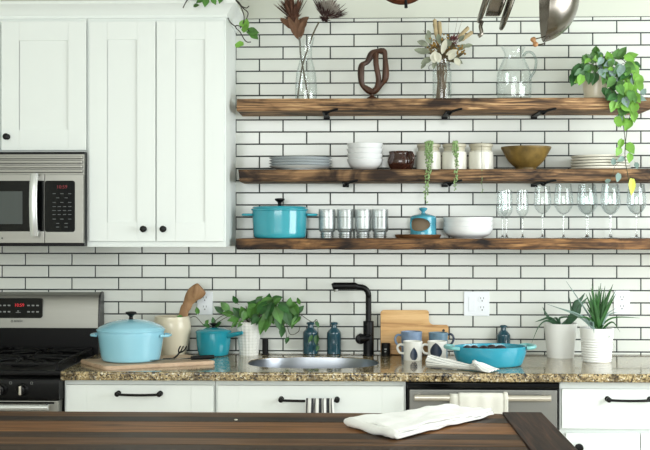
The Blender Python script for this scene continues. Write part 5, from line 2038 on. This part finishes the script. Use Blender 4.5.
rnd = random.Random(77)
st = MB(); F1, F2, F3, F4 = MB(), MB(), MB(), MB()
crown = Vector((0, 0, hp - .008))
yo = -.19
yfr = -SHD - .028
paths = [[crown, tq(606, 62, yo), tq(620, 58, yo), tq(630, 70, -.22), tq(634, 88, -.26), tq(633, 104, yfr), tq(629, 120, yfr), tq(626, 138, yfr), tq(625, 158, yfr), tq(628, 176, yfr), tq(630, 194, yfr)],
         [crown, tq(608, 70, yo), tq(618, 78, -.23), tq(620, 96, yfr), tq(621, 112, yfr), tq(624, 130, yfr), tq(626, 150, yfr)],
         [crown, tq(602, 60, yo), tq(612, 52, yo), tq(624, 56, -.20), tq(636, 72, -.22), tq(639, 88, -.24)],
         [crown, tq(590, 66, yo), tq(582, 64, yo), tq(577, 72, -.21), tq(575, 84, -.22)],
         [crown, tq(596, 64, yo), tq(592, 54, -.18)],
         [crown, tq(604, 74, -.22), tq(610, 86, -.25), tq(614, 98, yfr)],
         [crown, tq(614, 68, -.2), tq(626, 80, -.25), tq(628, 96, yfr), tq(636, 100, yfr)]]
for p_ in paths:
    st.tube(spline(p_, 8), .0016, 6)
# leaves: (x, y, length px, direction degrees [0 right, 90 up], kind, depth)
LV = [(594, 62, 15, 100, 0, yo), (590, 60, 13, 150, 0, yo), (582, 66, 20, 240, 1, -.22), (577, 68, 20, 262, 1, -.22), (575, 74, 16, 250, 1, -.21), (586, 70, 14, 200, 0, -.2), (596, 74, 14, 250, 1, -.22),
      (604, 66, 14, 60, 0, yo), (606, 74, 14, 250, 0, -.23), (610, 60, 13, 110, 2, yo), (616, 58, 14, 80, 0, yo), (620, 56, 15, 60, 0, -.2), (626, 58, 16, 20, 2, -.2), (632, 66, 15, 300, 2, -.22), (636, 74, 15, 280, 2, -.24),
      (628, 72, 16, 220, 1, -.24), (622, 66, 14, 250, 3, -.25), (612, 68, 13, 280, 3, -.24), (614, 78, 15, 230, 0, -.25), (620, 82, 15, 280, 0, -.26), (628, 84, 16, 260, 2, yfr), (634, 86, 15, 250, 2, yfr), (638, 82, 14, 290, 2, -.26),
      (624, 92, 16, 240, 0, yfr), (632, 96, 15, 270, 2, yfr), (616, 96, 14, 200, 1, yfr), (610, 90, 13, 240, 1, -.25), (614, 102, 13, 250, 2, yfr), (622, 106, 14, 260, 0, yfr), (634, 104, 15, 250, 2, yfr), (636, 98, 13, 350, 3, yfr), (642, 94, 9, 60, 3, yfr),
      (626, 112, 12, 200, 0, yfr), (634, 112, 12, 270, 2, yfr), (630, 120, 15, 240, 2, yfr), (624, 119, 15, 215, 2, yfr), (622, 140, 11, 250, 2, yfr), (628, 144, 14, 300, 2, yfr), (620, 148, 11, 240, 2, yfr), (630, 154, 11, 260, 2, yfr), (624, 158, 10, 200, 3, yfr),
      (614, 164, 9, 100, 3, yfr), (619, 174, 11, 250, 3, yfr), (636, 163, 8, 280, 3, yfr), (632, 180, 20, 262, 4, yfr), (606, 182, 7, 30, 3, yfr), (600, 70, 12, 300, 3, -.23), (602, 58, 12, 130, 1, yo), (608, 82, 12, 310, 1, -.24), (590, 74, 13, 260, 1, -.23), (596, 54, 12, 95, 0, -.18),
      (640, 78, 13, 250, 2, -.25), (618, 72, 14, 30, 0, -.24), (626, 64, 14, 330, 0, -.23), (604, 88, 10, 280, 1, -.24), (630, 108, 12, 220, 0, yfr), (612, 62, 12, 200, 3, -.22), (584, 62, 12, 80, 0, -.19)]
F5 = MB()
for i in range(85):
    q = rnd.uniform(0, 2 * PI); r_ = math.sqrt(rnd.random())
    px, py = 608 + 31 * r_ * math.cos(q), 73 + 19 * r_ * math.sin(q)
    if 583 < px < 607 and py > 72:
        continue
    LV.append((px, py, rnd.uniform(8, 14), rnd.uniform(180, 360), rnd.choices((0, 1, 2, 3), (4, 4, 2 + 5 * (px > 618), 2.5 * (px > 600)))[0], rnd.uniform(-.25, -.12)))
for i in range(16):
    LV.append((627 + rnd.uniform(-10, 9), rnd.uniform(86, 120), rnd.uniform(9, 14), rnd.uniform(210, 320), rnd.choices((0, 2, 3), (3, 5, 1))[0], yfr + rnd.uniform(-.02, .01)))
for px, py, L_, an, k_, y in LV:
    p_ = tq(px, py, y)
    ll = L_ * S(y) * .80
    d = Vector((math.cos(R(an)), rnd.uniform(-.45, -.05), math.sin(R(an))))
    n_ = Vector((rnd.uniform(-.4, .4), -1, rnd.uniform(-.1, .7)))
    [F2, F1, F3, F4, F5][k_].leaf(p_, d, n_, ll, ll * (.45 if k_ == 4 else rnd.uniform(.68, .88)), droop=.1, fold=rnd.uniform(.1, .35))
    st.tube([p_, p_ - d.normalized() * ll * .25 + Vector((0, .02, 0))], .0011, 5)
st.tube(spline([tq(634, 150, yfr), tq(616, 165, yfr), tq(612, 176, yfr), tq(605, 184, yfr)], 6), .0009, 5)
st.build('stems', M_STEM, pot)
F1.build('dark_foliage', M_LEAFD, pot); F2.build('green_foliage', M_LEAF, pot); F3.build('lime_foliage', M_LEAFL, pot); F4.build('grey_foliage', M_LEAFG, pot)
F5.build('yellow_leaf', mat('yellow_lime_leaf', (206, 216, 96), .5, var=.1), pot, label='long yellow-lime hanging leaf')

# philodendron by the sink in a patterned white pot
yp = -.072
base = Vector((X(249, yp), yp, CT))
pot = thing('potted_philodendron', 'leafy green vine in a patterned white pot behind the sink', 'plant', base)
sc = S(yp)
hp = Z(322, yp) - CT
a = MB()
segs = 120
pr = smooth([(9 * sc, 0), (9.3 * sc, .003), (11.2 * sc, hp * .5), (13.3 * sc, hp)], 22)
full = vessel(pr, .004)
n = len(full); vs, fs = [], []
for k in range(segs):
    q = 2 * PI * k / segs
    for j, (r, z) in enumerate(full):
        amp = .0016 * math.cos(q * 9 + z / .013 * PI) * math.cos(q * 9 - z / .013 * PI) if 0 < j < len(pr) else 0
        vs.append((max(r + amp, 1e-5) * math.cos(q), max(r + amp, 1e-5) * math.sin(q), z))
for k in range(segs):
    k2 = (k + 1) % segs
    for j in range(n - 1):
        fs.append((k * n + j, k2 * n + j, k2 * n + j + 1, k * n + j + 1))
a.add(vs, fs); a.build('pot', M_POTG, pot)
a = MB(); a.lathe([(0, hp - .014), (12.2 * sc, hp - .014), (0, hp - .009)], 30); a.build('soil', M_SOIL, pot)
crown = Vector((0, 0, hp - .010))
st = MB(); F1, F2 = MB(), MB()
ya, yb2 = -.10, -.13
def tq(px, py, y): return P(px, py, y) - base
for p_ in [[crown, tq(244, 318, ya), tq(232, 314, ya), tq(222, 316, ya), tq(214, 322, ya)],
           [crown, tq(240, 312, ya), tq(225, 318, ya), tq(208, 327, ya), tq(196, 317, ya), tq(190, 318, ya)],
           [crown, tq(254, 312, ya), tq(262, 300, ya), tq(272, 300, ya), tq(284, 306, ya), tq(296, 312, ya), tq(300, 316, ya)],
           [crown, tq(258, 316, yb2), tq(270, 312, yb2), tq(280, 318, yb2), tq(285, 328, yb2), tq(287, 340, yb2)],
           [crown, tq(252, 308, ya), tq(264, 298, ya)],
           [crown, tq(266, 308, ya), tq(284, 302, ya), tq(300, 314, ya), tq(312, 322, -.075), tq(317, 320, -.075), tq(318, 335, -.075), tq(317, 345, -.075)],
           [crown, tq(282, 320, yb2), tq(290, 334, yb2), tq(298, 332, ya), tq(300, 326, ya)],
           [crown, tq(246, 306, ya)], [crown, tq(242, 308, ya), tq(238, 318, ya)]]:
    st.tube(spline(p_, 8), .0015, 6)
LV = [(246, 318, 18, 110, 1, ya), (241, 316, 16, 130, 0, ya), (252, 316, 20, 100, 1, ya), (256, 314, 20, 75, 1, ya), (260, 312, 20, 60, 0, yb2), (266, 306, 15, 50, 1, ya), (238, 318, 14, 190, 1, ya), (232, 314, 13, 170, 1, ya), (222, 312, 13, 140, 0, ya),
      (228, 310, 15, 130, 1, ya), (272, 304, 20, 250, 0, yb2), (276, 308, 20, 290, 1, yb2), (268, 312, 24, 262, 1, yb2), (266, 318, 22, 250, 1, yb2), (280, 304, 18, 320, 0, yb2), (284, 304, 18, 300, 0, ya), (292, 304, 18, 300, 1, ya), (294, 312, 20, 262, 1, ya), (290, 306, 16, 340, 0, ya),
      (298, 312, 12, 50, 0, ya), (283, 328, 12, 260, 0, yb2), (288, 338, 8, 250, 0, yb2), (278, 316, 18, 280, 0, yb2), (258, 318, 12, 220, 0, yb2), (250, 308, 14, 60, 0, ya), (262, 304, 18, 30, 1, yb2), (272, 300, 15, 20, 0, ya), (316, 322, 8, 300, 0, -.078), (317, 336, 11, 265, 0, -.075), (312, 336, 9, 240, 0, -.078), (318, 346, 7, 250, 0, -.075),
      (214, 324, 10, 100, 0, ya), (209, 326, 9, 160, 0, ya), (216, 326, 10, 40, 0, ya), (206, 324, 8, 60, 1, ya), (198, 313, 9, 100, 1, yb2), (182, 317, 7, 170, 1, yb2), (286, 312, 17, 285, 0, yb2), (254, 306, 16, 45, 0, ya), (268, 302, 14, 80, 0, ya)]
rnd = random.Random(31)
for i in range(34):
    px, py = rnd.uniform(236, 300), rnd.uniform(300, 322)
    LV.append((px, py, rnd.uniform(9, 15), rnd.uniform(200, 340) if py > 308 else rnd.uniform(20, 160), rnd.choice((0, 1, 1)), rnd.uniform(-.13, -.06)))
for px, py, L_, an, k_, y in LV:
    p_ = tq(px, py, y)
    ll = L_ * S(y) * .80
    d = Vector((math.cos(R(an)), rnd.uniform(-.45, 0), math.sin(R(an))))
    (F1 if k_ == 0 else F2).leaf(p_, d, Vector((rnd.uniform(-.4, .4), -1, rnd.uniform(0, .8))), ll, ll * rnd.uniform(.55, .72), droop=.08, fold=rnd.uniform(.1, .4))
    st.tube([p_, p_ - d.normalized() * ll * .3 + Vector((0, .012, 0))], .0011, 5)
st.build('stems', M_STEM, pot); F1.build('dark_foliage', M_LEAFD, pot); F2.build('green_foliage', M_LEAF, pot)

# plain white pot with succulent
yw = -.125
base = Vector((X(560.5, yw), yw, CT))
pot = thing('potted_succulent', 'drooping strap-leaved succulent in the plain white pot, left of the ribbed one', 'plant', base)
sc = S(yw)
hp = Z(323.5, yw - .03) - CT
a = MB(); a.lathe(vessel(smooth([(12 * sc, 0), (13 * sc, .003), (14.5 * sc, hp * .5), (16.4 * sc, hp * .97), (16.6 * sc, hp)], 4), .005), 48); a.build('pot', M_POTW, pot)
a = MB(); a.lathe([(0, hp - .016), (15.2 * sc, hp - .016), (0, hp - .010)], 30); a.build('soil', M_SOIL, pot)


def strap(mb, path, w, thick=.003):
    ps = spline(path, 6)
    n_ = len(ps)
    rs_2 = [max(.0006, w / 2 * (1 - (i / (n_ - 1)) ** 2.2) * min(1, .6 + i / n_ * 2)) for i in range(n_)]
    mb.tube(ps, rs_2, 8, flat=.35)


def tq(px, py, y): return P(px, py, y) - base
a = MB()
c_ = Vector((0, 0, hp - .012))
strap(a, [c_ + Vector((-.01, -.02, 0)), tq(552, 322, yw - .05), tq(545, 321, yw - .08), tq(538, 328, yw - .085), tq(531, 345, yw - .085)], .013)
strap(a, [c_, tq(549, 318, yw), tq(542.5, 307, yw)], .016)
strap(a, [c_, tq(550, 318, yw - .03), tq(541, 320, yw - .05), tq(535, 322, yw - .06)], .013)
strap(a, [c_, tq(560, 318, yw), tq(572, 317, yw - .02), tq(580, 318, yw - .03)], .010)
strap(a, [c_ + Vector((.02, 0, 0)), tq(573, 316, yw), tq(576, 304, yw + .02), tq(580, 300, yw + .03), tq(585, 293, yw + .03)], .034)
strap(a, [c_, tq(571, 316, yw), tq(571, 308, yw), tq(569, 296, yw)], .014)
strap(a, [c_ + Vector((.02, 0, 0)), tq(577, 314, yw - .02), tq(580, 306, yw - .02), tq(588, 297, yw)], .026)
strap(a, [c_, tq(556, 318, yw - .04), tq(550, 321, yw - .07)], .012)
a.build('leaves', M_ALOE, pot)

# ribbed pot with spiky plant
yz = -.275
base = Vector((X(596.8, yz), yz, CT))
pot = thing('potted_spider_plant', 'spiky grass-leaved plant in the ribbed white pot at the right', 'plant', base)
sc = S(yz)
hp = Z(328, yz - .03) - CT
pr = [(13.5 * sc, 0), (13.9 * sc, .003)]
nr = 26
for i in range(nr + 1):
    q = i / nr
    r = (14 + 2.7 * q) * sc + ((.0016 * math.cos(i * PI)) if q < .72 else 0)
    pr.append((r, .004 + (hp - .004) * q))
a = MB(); a.lathe(vessel(pr, .005), 48); a.build('pot', M_POTW, pot, sharp=60)
a = MB(); a.lathe([(0, hp - .014), (15.4 * sc, hp - .014), (0, hp - .008)], 30); a.build('soil', M_SOIL, pot)
def tq(px, py, y): return P(px, py, y) - base
a, g_ = MB(), MB()
c_ = Vector((0, 0, hp - .012))
rnd = random.Random(6)


def blade(mb, x1, y1, w=.011, dy=None, mid=None, x0=None):
    dy = rnd.uniform(-.05, .05) if dy is None else dy
    b0 = c_ + Vector((((x0 - 596.8) * sc) if x0 else rnd.uniform(-.018, .018), rnd.uniform(-.018, .018), 0))
    e = tq(x1, y1, yz + dy)
    m_ = tq(mid[0], mid[1], yz + dy * .6) if mid else (b0 * .5 + e * .5 + Vector((0, 0, .006)))
    strap(mb, [b0, m_, e], w)


for x, y in ((592, 284), (597, 289), (601, 283), (613, 284), (606, 292), (589, 292), (585, 300), (594, 296), (609, 296), (603, 300), (598, 302), (612, 302), (587, 308), (616, 290), (600, 294), (591, 288), (605, 286), (596, 306), (608, 304), (595, 291), (602, 288), (610, 289), (586, 294), (614, 297), (599, 286), (607, 300), (590, 298), (616, 294)):
    blade(a, x, y, rnd.uniform(.012, .018))
blade(a, 615, 348, .011, -.07, (604, 326)); blade(a, 640, 318, .009, -.02, (612, 318)); blade(a, 620, 332, .009, -.05, (612, 322)); blade(a, 578, 318, .010, -.04, (588, 318)); blade(a, 572, 317, .008, .0, (585, 317))
blade(g_, 566, 281, .008, .03, (583, 306)); blade(g_, 547, 304, .009, -.02, (578, 316)); blade(g_, 560, 308, .008, -.03, (582, 316)); blade(g_, 616, 308, .007, .02, (606, 315)); blade(g_, 594, 333, .011, -.075, (593, 322)); blade(g_, 588, 328, .010, -.072, (590, 321))
blade(g_, 618, 312, .007, -.02, (607, 316))
a.build('green_blades', M_BLADE, pot); g_.build('grey_blades', M_BLADEG, pot)

# vine on top of the cabinet
yc = -.24
base = Vector((X(212, yc), yc, CROWN_TOP))
t = thing('cabinet_top_vine', 'dark-stemmed vine trailing over the corner of the white cabinet', 'plant', base)
def tq(px, py, y): return P(px, py, y) - base
a = MB(); a.lathe(vessel(smooth([(.05, 0), (.054, .004), (.068, .11)], 3), .005), 36, (.0, .06, 0)); a.build('pot', M_POTG, t)
a = MB(); a.lathe([(0, .098), (.058, .098), (0, .102)], 24, (0, .06, 0)); a.build('soil', M_SOIL, t)
st = MB(); F1, F2 = MB(), MB()
c_ = Vector((0, .06, .10))
yfc = CY - .062
for p_ in [[c_, tq(200, -4, yc), tq(190, -2, yfc), tq(186, 2, yfc), tq(183, 8, yfc)],
           [c_, tq(225, -6, yc), tq(234, -1, -.30), tq(240, 5, -.31), tq(244, 16, -.30), tq(243, 24, -.28), tq(240, 28, -.26)],
           [c_, tq(222, -4, yc), tq(236, 0, -.28), tq(243, 8, -.28), tq(248, 13, -.27), tq(246, 20, -.26)],
           [tq(236, 0, -.28), tq(240, 5, -.28), tq(246, 8, -.27), tq(249, 6, -.27)],
           [tq(242, 27, -.28), tq(236.5, 25.5, -.28), tq(236, 28, -.28), tq(240, 32, -.27), tq(244, 39, -.26), tq(247, 42, -.26), tq(251, 42, -.26)],
           [tq(246, 20, -.26), tq(248, 30, -.26), tq(253, 34, -.26)],
           [c_, tq(205, -4, yc), tq(188, -3, yfc), tq(183, -1, yfc)],
           [tq(228, 18, yfc), tq(231, 23, -.36), tq(236, 27, -.28)]]:
    st.tube(spline(p_, 8), .0022, 7)
for px, py, L_, an, k_, y in ((206, -2, 10, 265, 1, yfc), (203, -1, 8, 210, 0, yfc), (212, -2, 8, 300, 0, yfc), (194, 6, 6, 10, 0, yfc), (222, -3, 8, 250, 0, yfc), (243, 31, 9, 40, 2, -.26), (248, 31, 12, 350, 0, -.26), (251, 33, 10, 320, 0, -.26), (243, 44, 8, 180, 2, -.26), (236, 46, 8, 20, 2, -.27), (241, 26, 8, 60, 2, -.28), (246, 26, 8, 80, 2, -.26), (198, -3, 8, 200, 0, yfc), (216, -5, 10, 60, 1, yc), (228, -6, 10, 20, 0, yc)):
    p_ = tq(px, py, y); ll = L_ * S(y)
    d = Vector((math.cos(R(an)), rnd.uniform(-.4, 0), math.sin(R(an))))
    (F2 if k_ == 2 else F1).leaf(p_, d, (rnd.uniform(-.3, .3), -1, .4), ll, ll * .75, droop=.05, fold=.25)
st.build('stems', M_STEMD, t); F1.build('green_foliage', M_LEAF, t); F2.build('lime_foliage', M_LEAFL, t)

# ================================================================== POT RACK ABOVE THE FRAME, HANGING PANS
yh = -1.05
rz_ = 2.52
t = thing('pot_rack', 'black hanging pot rail fixed to the ceiling above the shelves', 'pot rack', (X(480, yh), yh, rz_))
ox = X(480, yh)
a = MB(); a.tube([(X(370, yh) - ox, 0, 0), (X(610, yh) - ox, 0, 0)], .009, 14); a.build('rail', M_IRON, t)
for px in (385, 595):
    a = MB(); a.tube([(X(px, yh) - ox, 0, 0), (X(px, yh) - ox, 0, 2.75 - rz_)], .006, 10); a.lathe([(0, 0), (.03, 0), (.03, -.004), (0, -.004)], 20, (X(px, yh) - ox, 0, 2.75 - rz_)); a.build('hanger_rod', M_IRON, t)
sc = S(yh)


def hook(parent, x, top, bottom):
    a = MB()
    a.tube(spline([(x - .012, 0, top - .002), (x - .008, 0, top + .012), (x + .006, 0, top + .013), (x + .010, 0, top), (x, 0, top - .03), (x, 0, bottom + .02), (x + .002, 0, bottom), (x - .012, 0, bottom - .004), (x - .014, 0, bottom + .010)], 6), .003, 8)
    a.build('hook', M_IRON, parent)


# stainless saucepan hanging with its mouth turned to the left
ang = R(14)
cpx = X(497, yh)
t = thing('hanging_saucepan', 'stainless saucepan hanging on its side from the rack', 'pan', (cpx, yh, rz_))
zc_ = Z(-1, yh) - rz_
Mh = Matrix.Translation((0, 0, zc_)) @ Matrix.Rotation(R(-78), 4, 'Y') @ Matrix.Rotation(R(20), 4, 'X')
ra = .094
a = MB()
a.lathe(vessel(smooth([(ra * .55, 0), (ra * .62, .006), (ra * .70, .03), (ra * .76, .048)], 3), .002), 48, M=Matrix.Translation((.0, 0, zc_)) @ Matrix.Rotation(R(-72), 4, 'Y') @ Matrix.Translation((0, 0, -.03)))
bo = a.build('body', M_POLISH, t)
for off, rr_ in ((-.034, ra * .98), (.048, ra * .98)):
    a = MB()
    Mr = Matrix.Translation((0, 0, zc_)) @ Matrix.Rotation(R(-72), 4, 'Y') @ Matrix.Translation((0, 0, -off))
    a.tube([(rr_ * math.cos(2 * PI * k / 48), rr_ * math.sin(2 * PI * k / 48), 0) for k in range(48)], .0075, 10, closed=True, M=Mr, flat=1.3)
    a.build('rim_ring', M_POLISH, bo)
a = MB(); a.tube(spline([(-.052, -.0, zc_ - .082), (-.058, -.01, zc_ - .10), (-.055, -.012, zc_ - .125), (-.066, -.012, zc_ - .135)], 5), .007, 10); a.build('loop_handle', M_POLISH, bo)
hook(t, .0, .009, zc_ + .07)

# steel wok hanging with its bowl to the right
wx = X(558, yh)
t = thing('hanging_wok', 'round-bottomed steel wok with wooden bead handle, hanging from the rack', 'wok', (wx, yh, rz_))
zc_ = Z(-5, yh) - rz_
rw = .168
wo = X(544.6, yh) - wx
Mw = Matrix.Translation((wo, 0, zc_)) @ Matrix.Rotation(R(90), 4, 'Y') @ Matrix.Rotation(R(3), 4, 'X')
pr = smooth([(0, .118), (rw * .35, .112), (rw * .68, .086), (rw * .9, .042), (rw, 0)], 6)
a = MB(); a.lathe(pr + [(rw - .002, -.001)] + [(max(r - .002, 0), z - .002) for r, z in reversed(pr)], 64, M=Mw, cap=False); bo = a.build('bowl', M_POLISH, t)
hb2 = P(539, 38, yh) - Vector((wx, yh, rz_))
e1_ = P(549, 34.5, yh) - Vector((wx, yh, rz_)); e2_ = P(545, 43.5, yh) - Vector((wx, yh, rz_))
a = MB(); a.tube(spline([e1_, P(541, 37.5, yh) - Vector((wx, yh, rz_)), P(533, 40, yh) - Vector((wx, yh, rz_)), P(537, 44.5, yh) - Vector((wx, yh, rz_)), e2_], 6), .0022, 8); wr = a.build('wire_loop', M_POLISH, bo)
a = MB()
b0, b1 = P(532.3, 37.5, yh) - Vector((wx, yh, rz_)), P(536.5, 46.5, yh) - Vector((wx, yh, rz_))
a.tube(spline([b0, b0 * .67 + b1 * .33, b0 * .33 + b1 * .67, b1], 4), [.006, .008, .010, .010, .009, .007, .006, .007, .009, .010, .009, .007, .005], 14)
a.build('bead_grip', M_BEAD, bo)
hook(t, wo + .004, .009, zc_ + rw - .01)

# copper pan bottom peeking in at the top
kx = X(402.5, yh)
t = thing('hanging_copper_pan', 'copper pan with black knob, only its lower edge in the frame', 'pan', (kx, yh, rz_))
zc_ = Z(-24, yh) - rz_
rk = (5 + 24) * sc
pr = smooth([(0, .03), (rk * .6, .028), (rk * .92, .02), (rk, .004)], 4)
a = MB(); a.lathe(pr + [(rk - .002, .004)] + [(max(r - .003, 0), z - .003) for r, z in reversed(pr)], 56, M=Matrix.Translation((0, .01, zc_)) @ TO_FRONT, cap=False); bo = a.build('body', M_COPPER, t)
zk = Z(2, yh) - rz_
a = MB(); a.tube([(.008, -.012, zc_ - rk * .8), (.011, -.012, zk + .012), (.012, -.012, Z(9, yh) - rz_)], [.0035, .005, .006], 10); a.build('knob', M_BLKM, bo)
hook(t, 0, .009, zc_ + rk - .008)
